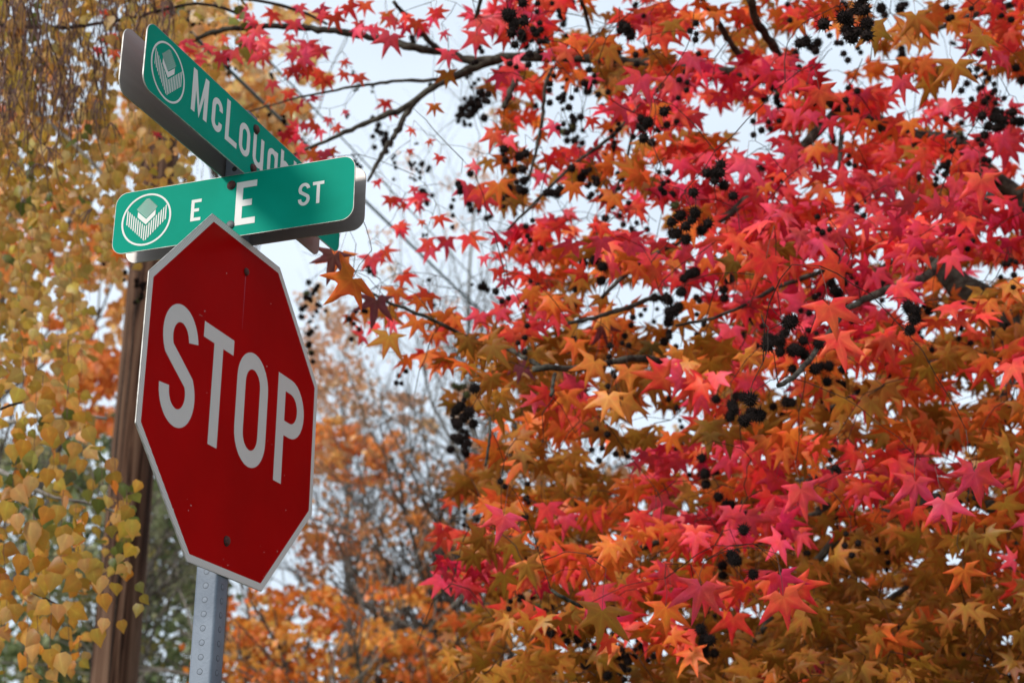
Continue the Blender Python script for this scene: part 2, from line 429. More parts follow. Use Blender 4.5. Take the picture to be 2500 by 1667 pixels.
def glyph(ch, x0, y0, x1, y1, w, wb=None):
    """strokes of one sign letter inside its box; returns list of (points, width, closed)"""
    wb = wb or w
    h = w / 2; hb = wb / 2; cx = (x0 + x1) / 2; W = x1 - x0; H = y1 - y0
    rx = W / 2 - h
    if ch == 'S':
        ry = H / 4 - hb * 0.55; ty = y1 - hb - ry; by = y0 + hb + ry
        p = [(cx + rx, ty + ry * 0.12)] + arc(cx, ty, rx, ry, 14, 214, 18) + arc(cx, by, rx, ry, 34, -166, 18) + [(cx - rx, by + ry * 0.05)]
        return [(p, w, False)]
    if ch == 'T': return [([(x0, y1 - hb), (x1, y1 - hb)], wb, False), ([(cx, y0), (cx, y1 - wb * 0.9)], w, False)]
    if ch in 'Oo':
        ry = rx * 1.05; p = arc(cx, y1 - hb - ry, rx, ry, 0, 180, 14) + arc(cx, y0 + hb + ry, rx, ry, 180, 360, 14)
        return [(p, w, True)]
    if ch == 'P':
        yb = y0 + H * 0.452; ry = (y1 - yb) / 2 - hb; cy = (y1 + yb) / 2; r2 = ry * 0.98
        p = [(x0 + w * 0.9, cy + ry)] + arc(x1 - h - r2, cy, r2, ry, 90, -90, 14) + [(x0 + w * 0.9, cy - ry)]
        return [([(x0 + h, y0), (x0 + h, y1)], w, False), (p, wb, False)]
    if ch == 'E':
        return [([(x0 + h, y0), (x0 + h, y1)], w, False)] + [([(x0 + w * 0.9, y), (xe, y)], wb, False) for y, xe in
                ((y1 - hb, x1), ((y0 + y1) / 2, x1 - W * 0.2), (y0 + hb, x1))]
    if ch == 'M':
        return [([(x0 + h, y0), (x0 + h, y1)], w, False), ([(x1 - h, y0), (x1 - h, y1)], w, False),
                ([(x0 + h * 1.1, y1 - h * 0.3), (cx, y0 + h * 1.2), (x1 - h * 1.1, y1 - h * 0.3)], w * 0.86, False)]
    if ch == 'L': return [([(x0 + h, y0), (x0 + h, y1)], w, False), ([(x0 + w * 0.9, y0 + hb), (x1, y0 + hb)], wb, False)]
    if ch == 'c':
        ry = rx * 1.05
        return [([(cx + rx, y1 - hb - ry - w * 0.25)] + arc(cx, y1 - hb - ry, rx, ry, 5, 180, 14) + arc(cx, y0 + hb + ry, rx, ry, 180, 355, 14) + [(cx + rx, y0 + hb + ry + w * 0.25)], w, False)]
    if ch == 'u':
        ry = rx * 0.95
        return [([(x0 + h, y1), (x0 + h, y0 + hb + ry)] + arc(cx, y0 + hb + ry, rx, ry, 180, 345, 12)[1:], w, False), ([(x1 - h, y0), (x1 - h, y1)], w, False)]
    if ch == 'g':
        ry = rx * 0.95; yd = y0 - H * 0.30
        return [(arc(cx, y1 - hb - ry, rx, ry, 15, 180, 12) + arc(cx, y0 + hb + ry, rx, ry, 180, 345, 12), w, False),
                ([(x1 - h, y1), (x1 - h, yd + rx * 0.8)] + arc(cx, yd + rx * 0.8, rx, rx * 0.7, 0, -150, 12)[1:], w, False)]
    if ch in 'hn':
        ry = rx * 0.95; yt = y1 if ch == 'n' else y0 + (y1 - y0) * 0.775
        return [([(x0 + h, y0), (x0 + h, y1)], w, False), (arc(cx, yt - hb - ry, rx, ry, 165, 0, 12) + [(x1 - h, y0)], w, False)]
    if ch == 'l': return [([(cx, y0), (cx, y1)], w, False)]
    if ch == 'i': return [([(cx, y0), (cx, y0 + (y1 - y0) * 0.76)], w, False), ([(cx, y1 - w), (cx, y1)], w, False)]


def letter(parent, ch, box, w, zf, mat, wb=None, thick=0.0004):
    b = MB()
    for i, (p, ww, cl) in enumerate(glyph(ch, *box, w, wb)):
        stroke(b, p, ww, zf + 0.0001, zf + thick + i * 0.00009, cl)
    o = b.build("letter", mat, parent)
    o['label'] = "white letter %s" % ch
    return o


def bolt(parent, x, y, zf, r, mat, washer=True, ry=1.0):
    b = MB(); n = 18
    rings = [(1.0, 0.0), (0.98, 0.25), (0.85, 0.5), (0.6, 0.66), (0.25, 0.74)]
    vs = []; fs = []
    for k, (rr, hh) in enumerate(rings):
        for i in range(n):
            a = 2 * math.pi * i / n
            vs.append((x + r * rr * math.cos(a), y + r * rr * math.sin(a), zf + 0.001 + r * hh * 0.8))
    for k in range(len(rings) - 1):
        for i in range(n):
            j = (i + 1) % n
            fs.append((k * n + i, k * n + j, (k + 1) * n + j, (k + 1) * n + i))
    fs.append(tuple((len(rings) - 1) * n + i for i in range(n)))
    b.add(vs, fs)
    o = b.build("bolt", mat, parent, True)
    if washer:
        w = MB(); w.prism([(x + r * 1.14 * math.cos(2 * math.pi * i / n) - r * .08, y + r * 1.14 * math.sin(2 * math.pi * i / n) - r * .06) for i in range(n)], zf + 0.0002, zf + 0.0014)
        wo = w.build("washer", M_RUBBER, o)
    return o


# --- stop sign
stop = plane_empty("stop_sign", 'x', -0.0263)
tag(stop, "red octagonal STOP sign with white border bolted below the street name signs", "stop sign")
ZF = HS + 0.004
a8 = 0.381; b8 = a8 * math.tan(math.radians(22.5)); YO = 0.0051


def octo(a, oy=0.0):
    b_ = a * math.tan(math.radians(22.5))
    return [(x + YO, y + oy) for x, y in ((-b_, -a), (b_, -a), (a, -b_), (a, b_), (b_, a), (-b_, a), (-a, b_), (-a, -b_))]


b = MB(); b.prism(octo(a8), ZF - 0.0026, ZF - 0.0003); b.build("panel", M_EDGE, stop)
b = MB()   # white border ring, proud of the panel
o1, o2 = octo(a8 - 0.0012), octo(a8 - 0.0165)
for k in range(8):
    j = (k + 1) % 8
    b.add([(*o1[k], ZF), (*o1[j], ZF), (*o2[j], ZF), (*o2[k], ZF)], [(0, 1, 2, 3)])
b.build("border", M_CELL, stop)
b = MB(); b.add([(*p, ZF) for p in octo(a8 - 0.0165)], [tuple(range(8))]); b.build("red_face", M_RED, stop)
SW = 0.0375
for ch, box in (('S', (-0.3085, -0.1245, -0.1710, 0.1325)), ('T', (-0.1524, -0.1240, -0.0250, 0.1325)),
                ('O', (-0.0020, -0.1250, 0.1395, 0.1325)), ('P', (0.1855, -0.1250, 0.3205, 0.1305))):
    letter(stop, ch, box, SW, ZF, M_CELL, wb=0.0345)
bolt(stop, 0.0051, 0.3072, ZF, 0.0090, M_RUST, False)
bolt(stop, -0.0022, -0.3058, ZF, 0.0100, M_RUST, True)
b = MB(); b.add([(0.0035, 0.299, ZF + 0.0003), (0.0070, 0.299, ZF + 0.0003), (0.0058, 0.17, ZF + 0.0003), (0.0048, 0.17, ZF + 0.0003)], [(0, 3, 2, 1)])
b.build("rust_streak", M_STREAK, stop)
b = MB()   # chips where the red film has worn through to white
r_ = random.Random(3)
for (cx, cy, n_, sp_) in ((-0.11, -0.02, 4, .01), (0.24, -0.2, 7, .09), (0.17, -0.33, 4, .02), (-0.0, -0.345, 4, .012), (0.02, 0.17, 4, .12), (-0.17, 0.14, 3, .01), (-0.14, -0.3, 5, .05), (0.17, -0.06, 3, .02)):
    for _ in range(n_):
        x, y = cx + r_.gauss(0, sp_), cy + r_.gauss(0, sp_); s_ = r_.uniform(.0006, .0016)
        b.add([(x + s_ * math.cos(t) * r_.uniform(.6, 1.2), y + s_ * math.sin(t) * r_.uniform(.6, 1.5), ZF + 0.0003) for t in (0, 1.2, 2.4, 3.6, 4.9)], [(0, 1, 2, 3, 4)])
tag(b.build("paint_chips", M_WHITE, stop), kind='stuff')


def emblem(parent, cx, cy, r, zf):
    z = zf + 0.0005
    b = MB(); stroke(b, arc(cx, cy, r, r, 0, 352.5, 47), r * 0.072, zf + .0001, z, True)
    em = b.build("emblem_ring", M_WHITE, parent)
    n = 18
    bars = MB()
    for i in range(n):
        x = -0.80 + 1.60 * i / (n - 1)
        t = -0.28 + 0.93 * abs(x); w = 0.024
        dl = 0.93 * w * (1 if x > 0 else -1)
        yb = max(t - 0.58, -0.86 + 0.93 * abs(x))
        bars.add([(cx + r * (x - w), cy + r * (yb - dl), z), (cx + r * (x + w), cy + r * (yb + dl), z), (cx + r * (x + w), cy + r * (t + dl), z), (cx + r * (x - w), cy + r * (t - dl), z)], [(0, 1, 2, 3)])
    bars.build("emblem_bars", M_WHITE, parent)
    cv = MB()

    def chev(apex_low, hw, th, slope=0.90):
        L = [(-hw, apex_low + slope * hw), (0, apex_low), (hw, apex_low + slope * hw)]
        U = [(x, y + th) for x, y in L]
        P = [(cx + r * x, cy + r * y, z) for x, y in L + U]
        cv.add(P, [(0, 1, 4, 3), (1, 2, 5, 4)])
    chev(-0.20, 0.37, 0.22)
    for k in range(9):
        chev(0.085 + 0.085 * k, 0.42 * (1 - k / 9.3), 0.027)
    cv.build("emblem_chevrons", M_WHITE, parent)


def street_sign(name, label, axis, ang, x0, x1, y0, y1, rad):
    s = plane_empty(name, axis, ang)
    tag(s, label, "street sign", "street name signs on the steel post")
    for side in (1, -1):
        b = MB(); o = rounded(x0, y0, x1, y1, rad)
        zz = (ZF - 0.0025, ZF - 0.0003) if side > 0 else (-ZF + 0.0003, -ZF + 0.0025)
        b.prism(o, *zz)
        p = b.build("panel", M_ALU, s)
        b = MB(); o2 = rounded(x0 + .0005, y0 + .0005, x1 - .0005, y1 - .0005, rad - .0005)
        if side > 0: b.add([(*q, ZF) for q in o2], [tuple(range(len(o2)))])
        else: b.add([(*q, -ZF) for q in o2], [tuple(range(len(o2) - 1, -1, -1))])
        b.build("green_face", M_GREEN, s)
        # bright cut edge round the green face
        b = MB(); n = len(o)
        zt = ZF + 0.0001 if side > 0 else -ZF - 0.0001
        zb_ = ZF - 0.0027 if side > 0 else -ZF + 0.0027
        oo = rounded(x0 - .0004, y0 - .0004, x1 + .0004, y1 + .0004, rad)
        vs = [(*q, zt) for q in o2] + [(*q, zt) for q in oo] + [(*q, zb_) for q in oo]
        b.add(vs, [(i, (i + 1) % n, n + (i + 1) % n, n + i) for i in range(n)] + [(n + i, n + (i + 1) % n, 2 * n + (i + 1) % n, 2 * n + i) for i in range(n)])
        b.build("edge", M_EDGE, s)
    return s


est = street_sign("street_name_sign", "bright green street sign reading E E ST with round emblem, just above the stop sign", 'y', -0.0283,
                  -0.3039, 0.3050, 0.3811, 0.5350, 0.030)
for ch, box, w, wb in (('E', (-0.1020, 0.4350, -0.0762, 0.4885), .0080, .0078), ('E', (0.0122, 0.4072, 0.0635, 0.5140), .0170, .0155),
                       ('S', (0.1690, 0.4308, 0.1975, 0.4857), .0078, .0074), ('T', (0.2039, 0.4312, 0.2316, 0.4843), .0078, .0078)):
    letter(est, ch, box, w, ZF, M_WHITE, wb=wb)
emblem(est, -0.2187, 0.4580, 0.0630, ZF)
bolt(est, -0.0010, 0.5103, ZF, 0.0100, M_RUST)
bolt(est, 0.0030, 0.4110, ZF, 0.0095, M_BOLTG)

mcl = street_sign("street_name_sign", "topmost darker green street sign starting McLough, running toward the camera", 'x', -0.0345,
                  -0.4534, 0.4608, 0.5355, 0.6902, 0.030)
for ch, x0, x1, y1 in (('M', -.2700, -.2045, .6765), ('c', -.1850, -.1405, .6560), ('L', -.1245, -.0725, .6765), ('o', -.0630, -.0140, .6560), ('u', .0015, .0510, .6545),
                       ('g', .0705, .1190, .6560), ('h', .1340, .1830, .6765), ('l', .199, .213, .6765), ('i', .229, .243, .6765), ('n', .259, .306, .6560)):
    letter(mcl, ch, (x0, .5755, x1, y1), .0138 if ch not in 'ML' else .0150, ZF, M_WHITE, wb=.0135)
emblem(mcl, -0.3665, 0.6115, 0.0635, ZF)
bolt(mcl, 0.0095, 0.6657, ZF, 0.0105, M_RUST)
bolt(mcl, 0.0070, 0.5640, ZF, 0.0105, M_RUST)

# ------------------------------------------------------------------ wooden utility pole with its cables
pb = at(300, 1400, 9.7)
pole = empty("utility_pole", (pb[0], pb[1], 0))
tag(pole, "weathered brown wooden utility pole standing behind the stop sign", "utility pole")
b = MB(); n = 28; vs = []; fs = []
H_ = [(-0.5 + k * 0.25) for k in range(48)]
for z in H_:
    for k in range(n):
        a = 2 * math.pi * k / n
        rr = (0.152 - 0.0035 * z) * (1 + 0.02 * math.sin(3 * a + z * .3))
        vs.append((rr * math.cos(a), rr * math.sin(a), z))
for i in range(len(H_) - 1):
    for k in range(n):
        fs.append((i * n + k, i * n + (k + 1) % n, (i + 1) * n + (k + 1) % n, (i + 1) * n + k))
fs.append(tuple((len(H_) - 1) * n + k for k in range(n)))
b.add(vs, fs); b.build("pole_shaft", M_WOOD, pole, True)
b = MB()      # long drying cracks
for (ang, z0, z1, w) in ((-1.9, 3.0, 5.6, .010), (-2.25, 2.0, 4.2, .008), (-1.2, 2.6, 4.4, .006), (-1.55, 4.0, 6.0, .006)):
    pts = []
    for k in range(14):
        z = z0 + (z1 - z0) * k / 13
        a = ang + 0.02 * math.sin(k * 1.3)
        rr = 0.152 - 0.0035 * z - 0.001
        pts.append((rr * math.cos(a), rr * math.sin(a), z))
    b.tube(pts, [w * math.sin(math.pi * (k + .4) / 14) for k in range(14)], 4)
tag(b.build("cracks", M_TWIG, pole), kind='stuff')

for k, (A, B, r, lab) in enumerate(((at(540, 152, 9.8), at(1500, 1072, 24), 0.0125, "dark overhead cable descending past the right end of the E ST sign"),
                                    (at(640, 130, 9.8), at(1500, 1040, 26), 0.006, "thin overhead cable running just above the thicker one in the sky gap"))):
    A = np.array(A); B = np.array(B); top = A - (B - A) * 0.12
    pts = []
    for i in range(25):
        t = i / 24; p = top + (B + (B - A) * .5 - top) * t; p = p + np.array([0, 0, -0.01 * math.sin(math.pi * t)])
        pts.append(p)
    b = MB(); b.tube(pts, r, 6)
    tag(b.build("overhead_cable", M_CABLE, None, True), lab, "cable", "overhead cables")

# ------------------------------------------------------------------ leaf shapes
def sweetgum_leaf(seed, detail=True):
    """5-lobed star leaf: base at origin, middle lobe toward -y, unit length; returns verts, tris, (rim, vein)"""
    r = random.Random(seed)
    lob = [(-102, 0.66), (-50, 0.93), (0, 1.0), (50, 0.93), (102, 0.66)]
    lob = [(a * r.uniform(.9, 1.08) + r.uniform(-6, 6), l * r.uniform(0.80, 1.1)) for a, l in lob]
    curl = r.choice((r.uniform(0.02, 0.14), r.uniform(0.1, 0.34))); fold = r.uniform(0.02, 0.09); twist = r.uniform(-.22, .22)

    def pol(a, d, off=0.0):
        t = math.radians(a)
        dx, dy = math.sin(t), -math.cos(t)
        return (dx * d - dy * off, dy * d + dx * off)
    V = []; A = []; T = []

    def add(p, rim, vein, zoff=0.0):
        x, y = p
        z = -curl * (x * x + y * y) * 0.75 + twist * x * y + zoff
        V.append((x, y, z)); A.append((rim, vein, 0.0)); return len(V) - 1
    c = add((0, 0), 0, 1, fold * .5)
    bl = add(pol(lob[0][0] - 44, 0.20), 1, 0); br = add(pol(lob[4][0] + 44, 0.20), 1, 0)
    sin = [bl]
    for i in range(4):
        a = (lob[i][0] + lob[i + 1][0]) / 2
        sin.append(add(pol(a, r.uniform(0.30, 0.38)), 1, 0, -fold * .3))
    sin.append(br)
    for i, (a, l) in enumerate(lob):
        hw = 0.112 * (l ** 0.5) * r.uniform(.82, 1.16)
        tip = add(pol(a + r.uniform(-3, 3), l), 1, .6, -curl * .10)
        m = add(pol(a, l * 0.55), 0.25, 1, fold)
        if detail:
            l1 = add(pol(a, l * 0.50, -hw), 1, 0); r1 = add(pol(a, l * 0.50, hw), 1, 0)
            l2 = add(pol(a, l * 0.74, -hw * .62), 1, 0); r2 = add(pol(a, l * 0.74, hw * .62), 1, 0)
            T += [(c, sin[i], m), (sin[i], l1, m), (l1, l2, m), (l2, tip, m), (c, m, sin[i + 1]), (m, r1, sin[i + 1]), (m, r2, r1), (m, tip, r2)]
        else:
            l1 = add(pol(a, l * 0.56, -hw), 1, 0); r1 = add(pol(a, l * 0.56, hw), 1, 0)
            T += [(c, sin[i], m), (sin[i], l1, m), (l1, tip, m), (c, m, sin[i + 1]), (m, r1, sin[i + 1]), (m, tip, r1)]
    return np.array(V), np.array(T), np.array(A)


def birch_leaf(seed):
    r = random.Random(seed); cu = r.uniform(.05, .3); s = r.uniform(.42, .5)
    out = [(0.0, -.03), (-s * .55, -.02), (-s * .97, -.26), (-s * .93, -.46), (-s * .42, -.76), (0, -1.08), (s * .42, -.76), (s * .93, -.46), (s * .97, -.26), (s * .55, -.02)]
    V = [(x, y, -cu * (x * x * 1.6 + y * y * .5)) for x, y in out]; A = [(1, 0, 0)] * len(out)
    V.append((0, -.42, .05)); A.append((0, 1, 0))
    A[0] = (0.3, 1, 0); A[5] = (1, .7, 0)
    n = len(out); T = [(i, (i + 1) % n, n) for i in range(n)]
    return np.array(V), np.array(T), np.array(A, float)


def far_leaf(seed):
    r = random.Random(seed)
    V = [(0, 0, 0), (-.42 * r.uniform(.8, 1.1), -.45, -.1), (0, -1, r.uniform(-.2, .1)), (.42 * r.uniform(.8, 1.1), -.5, -.08)]
    return np.array(V), np.array([(0, 1, 2), (0, 2, 3)]), np.zeros((4, 3))


def leaf_mesh(name, tpl, mat):
    V, T, A = tpl
    m = bpy.data.meshes.new(name)
    m.from_pydata([tuple(v) for v in V], [], [tuple(int(i) for i in t) for t in T])
    at_ = m.attributes.new("lf", 'FLOAT_VECTOR', 'POINT'); at_.data.foreach_set('vector', A.astype(np.float32).ravel())
    m.polygons.foreach_set('use_smooth', [True] * len(m.polygons))
    m.materials.append(mat); m.update()
    return m


def build_mass(name, mat, parent, tpls, idx, B, P, S, C):
    """one mesh of many leaves. idx template index, B (n,3,3) basis columns, P positions, S sizes, C colours"""
    vs = []; ts = []; cs = []; ls = []; base = 0
    for k, (V, T, A) in enumerate(tpls):
        sel = np.nonzero(idx == k)[0]
        if len(sel) == 0: continue
        W = np.einsum('nij,vj->nvi', B[sel], V) * S[sel][:, None, None] + P[sel][:, None, :]
        nv = len(V)
        vs.append(W.reshape(-1, 3))
        ts.append((T[None] + (base + np.arange(len(sel)) * nv)[:, None, None]).reshape(-1, 3))
        cs.append(np.repeat(C[sel], nv, 0)); ls.append(np.tile(A, (len(sel), 1)))
        base += nv * len(sel)
    v = np.concatenate(vs).astype(np.float32); t = np.concatenate(ts).astype(np.int32)
    c = np.concatenate(cs); c = np.hstack([c, np.ones((len(c), 1))]).astype(np.float32); l = np.concatenate(ls).astype(np.float32)
    m = bpy.data.meshes.new(name)
    m.vertices.add(len(v)); m.vertices.foreach_set('co', v.ravel())
    m.loops.add(t.size); m.loops.foreach_set('vertex_index', t.ravel())
    m.polygons.add(len(t)); m.polygons.foreach_set('loop_start', np.arange(0, t.size, 3, dtype=np.int32))
    m.polygons.foreach_set('use_smooth', np.ones(len(t), bool))
    m.update(calc_edges=True)
    a = m.attributes.new("col", 'FLOAT_COLOR', 'POINT'); a.data.foreach_set('color', c.ravel())
    a = m.attributes.new("lf", 'FLOAT_VECTOR', 'POINT'); a.data.foreach_set('vector', l.ravel())
    m.materials.append(mat); m.update()
    o = link(name, m, parent)
    o['kind'] = 'stuff'
    return o


def bases(n, ang, tilt, spin=None):
    """leaf bases: middle lobe turned `ang` (radians from image-down), faces tilted away from the viewer by ~tilt"""
    x = np.cos(ang)[:, None] * CR + np.sin(ang)[:, None] * CU
    y = -np.sin(ang)[:, None] * CR + np.cos(ang)[:, None] * CU
    z = np.repeat(CB[None], n, 0)
    phi = rng.uniform(0, 2 * np.pi, n)
    ax = np.cos(phi)[:, None] * x + np.sin(phi)[:, None] * y
    c, s = np.cos(tilt)[:, None], np.sin(tilt)[:, None]

    def rot(v): return v * c + np.cross(ax, v) * s + ax * (ax * v).sum(1, keepdims=True) * (1 - c)
    return np.stack([rot(x), rot(y), rot(z)], 2)


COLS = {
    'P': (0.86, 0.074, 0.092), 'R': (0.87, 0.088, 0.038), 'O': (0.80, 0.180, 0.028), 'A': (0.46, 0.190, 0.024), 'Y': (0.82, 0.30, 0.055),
    'V': (0.24, 0.072, 0.075), 'M': (0.74, 0.030, 0.052), 'C': (0.92, 0.115, 0.060), 'B': (0.33, 0.140, 0.018), 'G': (0.14, 0.11, 0.028),  # 'B': amber leaf with crown shade put into its colour
}


def jitter(c, s=0.12):
    k = 1 + random.gauss(0, s); return tuple(max(0.005, min(0.92, v * k * (1 + random.gauss(0, s * .6)))) for v in c)


# ------------------------------------------------------------------ sweetgum tree
TR = at(2790, 1000, 7.4)
gum = empty("sweetgum_tree", (TR[0], TR[1], 0))
tag(gum, "sweetgum tree with red and orange star leaves filling the right side", "tree")
GO = np.array([TR[0], TR[1], 0.0])


def smooth_path(pts, n):
    P = np.array(pts, float); d = np.r_[0, np.cumsum(np.linalg.norm(np.diff(P, axis=0), axis=1))]
    t = np.linspace(0, d[-1], n)
    out = np.stack([np.interp(t, d, P[:, k]) for k in range(P.shape[1])], 1)
    for _ in range(2):
        out[1:-1] = (out[:-2] + out[1:-1] * 2 + out[2:]) / 4
    return out


net = []      # nodes of the branch network


def px_branch(parent, org, pts, mat, name="branch", sides=9, keep=True, rough=0.12):
    """pts: (px, py, depth, radius_px)"""
    Q = smooth_path(pts, max(8, int(len(pts) * 5)))
    P = np.array([at(q[0], q[1], q[2]) for q in Q]); R = Q[:, 3] * Q[:, 2] / F_PX
    R = R * (1 + rough * np.array([random.uniform(-1, 1) for _ in R]))
    P = P + np.array([[random.gauss(0, 1) for _ in range(3)] for _ in P]) * R[:, None] * .18
    b = MB(); b.tube(P - org, list(R), sides)
    o = b.build(name, mat, parent, True)
    if keep: net.extend(list(P))
    return o


trunk_pts = [GO + np.array([0, 0, z]) + np.array([0.05 * math.sin(z), 0.04 * math.cos(z * .8), 0]) for z in np.linspace(-0.3, 9.5, 26)]
b = MB(); b.tube([p - GO for p in trunk_pts], [0.24 - 0.019 * z + (0.10 * math.exp(-z * 2.5) if z > 0 else .1) for z in np.linspace(-0.3, 9.5, 26)], 14)
b.build("trunk", M_BARK, gum, True)


def trunk_at(z): return np.array([GO[0] + 0.05 * math.sin(z), GO[1] + 0.04 * math.cos(z * .8), z])


def limb_from_trunk(z, pts, mat=M_BARK):
    """limb drawn in photo pixels, its last point joined to the trunk at height z"""
    T_ = trunk_at(z); q = T_ - CAM_POS; D = -(q @ CB)
    tx = PW / 2 + F_PX * (q @ CR) / D; ty = PH / 2 - F_PX * (q @ CU) / D
    px_branch(gum, GO, list(pts) + [(tx, ty, D, pts[-1][3] * 1.25)], mat)


limb_from_trunk(3.2, [(1226, 140, 6.9, 11), (1320, 138, 6.9, 13), (1460, 145, 6.8, 15), (1600, 158, 6.8, 16), (1720, 172, 6.8, 17), (1888, 190, 6.8, 19), (1985, 210, 6.9, 20), (2080, 285, 7.0, 21), (2256, 336, 7.1, 23), (2361, 368, 7.2, 25), (2520, 520, 7.3, 28)])
limb_from_trunk(2.9, [(2180, 520, 7.6, 12), (2309, 638, 7.4, 26), (2347, 697, 7.3, 33), (2396, 739, 7.3, 38), (2466, 782, 7.3, 42)])
limb_from_trunk(2.6, [(1385, 1352, 6.2, 5), (1470, 1367, 6.3, 7), (1562, 1342, 6.4, 8), (1727, 1275, 6.6, 10), (1810, 1229, 6.7, 11), (1892, 1205, 6.8, 12), (2010, 1150, 6.9, 13), (2180, 1120, 7.1, 15), (2400, 1060, 7.2, 18)])
limb_from_trunk(2.3, [(1800, 1617, 6.6, 6), (1872, 1523, 6.6, 8), (1883, 1498, 6.6, 9), (1988, 1378, 6.6, 11), (2060, 1290, 6.6, 12), (2200, 1240, 6.8, 15), (2400, 1200, 7.0, 20)])
limb_from_trunk(3.6, [(2290, 70, 6.6, 5), (2360, 38, 6.8, 7), (2480, 8, 7.0, 9), (2600, -10, 7.2, 12)])
px_branch(gum, GO, [(2067, 752, 5.2, 7), (2116, 727, 5.3, 9), (2203, 697, 5.5, 11), (2256, 680, 5.7, 12), (2291, 645, 5.9, 13), (2326, 596, 6.3, 13), (2368, 545, 6.8, 14), (2430, 470, 7.2, 15)], M_BARK)
px_branch(gum, GO, [(2140, 660, 5.9, 5), (2186, 634, 6.0, 7), (2260, 606, 6.1, 8), (2326, 585, 6.4, 9)], M_BARK)
for pts in (
    [(415, 125, 6.6, 3.5), (450, 112, 6.6, 5), (500, 84, 6.6, 6), (560, 70, 6.6, 6.5), (640, 64, 6.7, 7), (700, 65, 6.7, 8), (812, 75, 6.7, 8.5), (923, 96, 6.8, 9), (1019, 118, 6.8, 10), (1076, 128, 6.9, 10), (1160, 150, 6.9, 11), (1240, 140, 6.9, 11)],
    [(700, 385, 6.6, 2.5), (773, 354, 6.6, 4.5), (891, 303, 6.7, 6.5), (987, 265, 6.8, 8), (1051, 217, 6.8, 9), (1130, 172, 6.9, 11), (1226, 142, 6.9, 12)],
    [(898, 443, 6.5, 3.5), (930, 383, 6.6, 6), (971, 319, 6.7, 8), (993, 277, 6.8, 8), (1010, 250, 6.8, 8)],
    [(600, 275, 6.5, 2), (725, 239, 6.6, 2.5), (875, 210, 6.7, 3.5), (923, 204, 6.8, 4), (987, 196, 6.8, 4.5), (1060, 198, 6.8, 4.5), (1110, 185, 6.9, 5)],
    [(961, 6, 6.6, 4.5), (996, 45, 6.7, 6), (1019, 70, 6.7, 7), (1050, 105, 6.8, 7), (1076, 128, 6.8, 7)],
    [(1418, 0, 6.6, 5), (1436, 55, 6.7, 5), (1440, 85, 6.7, 5)],
    [(1700, -20, 6.5, 6), (1750, 50, 6.6, 7), (1800, 130, 6.7, 8), (1830, 175, 6.8, 9)],
    [(1830, -15, 6.2, 10), (1845, 50, 6.3, 10), (1885, 110, 6.5, 11), (1925, 170, 6.8, 12)],
    [(1175, -10, 6.0, 5), (1160, 55, 6.1, 5)],
    [(1268, 165, 6.8, 6), (1250, 215, 6.6, 8), (1232, 262, 6.5, 7)],
    [(1355, 160, 6.8, 4), (1330, 200, 6.6, 5), (1325, 290, 6.5, 5), (1308, 375, 6.4, 4), (1290, 440, 6.3, 3)],
    [(1240, 560, 6.0, 3), (1330, 470, 6.2, 4), (1400, 400, 6.4, 4), (1500, 330, 6.6, 5), (1560, 260, 6.7, 5), (1640, 190, 6.8, 6)],
    [(1500, 480, 6.3, 3), (1530, 390, 6.4, 4), (1550, 300, 6.6, 4)],
    [(2050, 430, 6.6, 5), (2052, 350, 6.8, 6), (2060, 300, 7.0, 8)],
    [(1470, 725, 5.6, 5), (1560, 640, 5.9, 6), (1720, 560, 6.2, 8), (1800, 505, 6.5, 10), (1900, 420, 6.8, 12), (1990, 330, 6.9, 14), (2050, 270, 7.0, 14)],
    [(1390, 788, 5.2, 5), (1430, 782, 5.3, 5), (1520, 755, 5.5, 6), (1600, 725, 5.7, 6)],
    [(1650, 795, 5.3, 3.5), (1730, 780, 5.4, 4), (1800, 755, 5.6, 4), (1900, 700, 5.9, 6), (2067, 640, 6.2, 7)],
    [(1300, 900, 5.4, 8), (1345, 898, 5.4, 8), (1420, 900, 5.6, 9), (1560, 870, 5.8, 9), (1700, 900, 6.0, 9), (1760, 920, 6.0, 8)],
    [(1345, 965, 5.3, 5), (1355, 910, 5.4, 5)],
    [(2020, 1000, 6.2, 6), (2100, 960, 6.4, 7), (2240, 900, 6.6, 9), (2380, 860, 7.0, 12), (2500, 900, 7.2, 18)],
    [(1900, 942, 4.4, 6), (1940, 920, 4.5, 7), (1975, 880, 4.8, 7), (2067, 752, 5.2, 7)],
    [(2430, 1000, 6.5, 8), (2470, 930, 6.7, 9), (2520, 860, 7.1, 12)],
    [(1186, 1135, 5.1, 3), (1197, 1060, 5.2, 4), (1195, 1020, 5.3, 4)],
    [(880, 700, 5.5, 3), (950, 740, 5.5, 4), (1035, 770, 5.6, 4.5), (1130, 820, 5.7, 5), (1240, 850, 5.7, 6), (1320, 895, 5.5, 7)],
    [(1345, 1440, 4.6, 4), (1370, 1455, 4.6, 5), (1420, 1480, 4.7, 4)],
    [(1830, 1570, 7, 8), (1900, 1640, 7, 10), (1990, 1650, 7, 12)],
    [(1800, 1346, 6.2, 7), (1908, 1295, 6.3, 8), (1981, 1266, 6.4, 9), (2035, 1215, 6.6, 11), (2060, 1150, 6.8, 12)],
    [(2190, 1545, 6.8, 6), (2200, 1530, 6.8, 7), (2145, 1480, 6.8, 7), (2230, 1420, 6.8, 7), (2400, 1370, 7, 10)],
):
    px_branch(gum, GO, pts, M_BARK, sides=7)

net_np = np.array(net)

leaf_tpl = [sweetgum_leaf(100 + k) for k in range(20)]
leaf_lod = [sweetgum_leaf(200 + k, False) for k in range(20)]
leaf_meshes = [leaf_mesh("leaf", t, M_LEAF) for t in leaf_tpl]

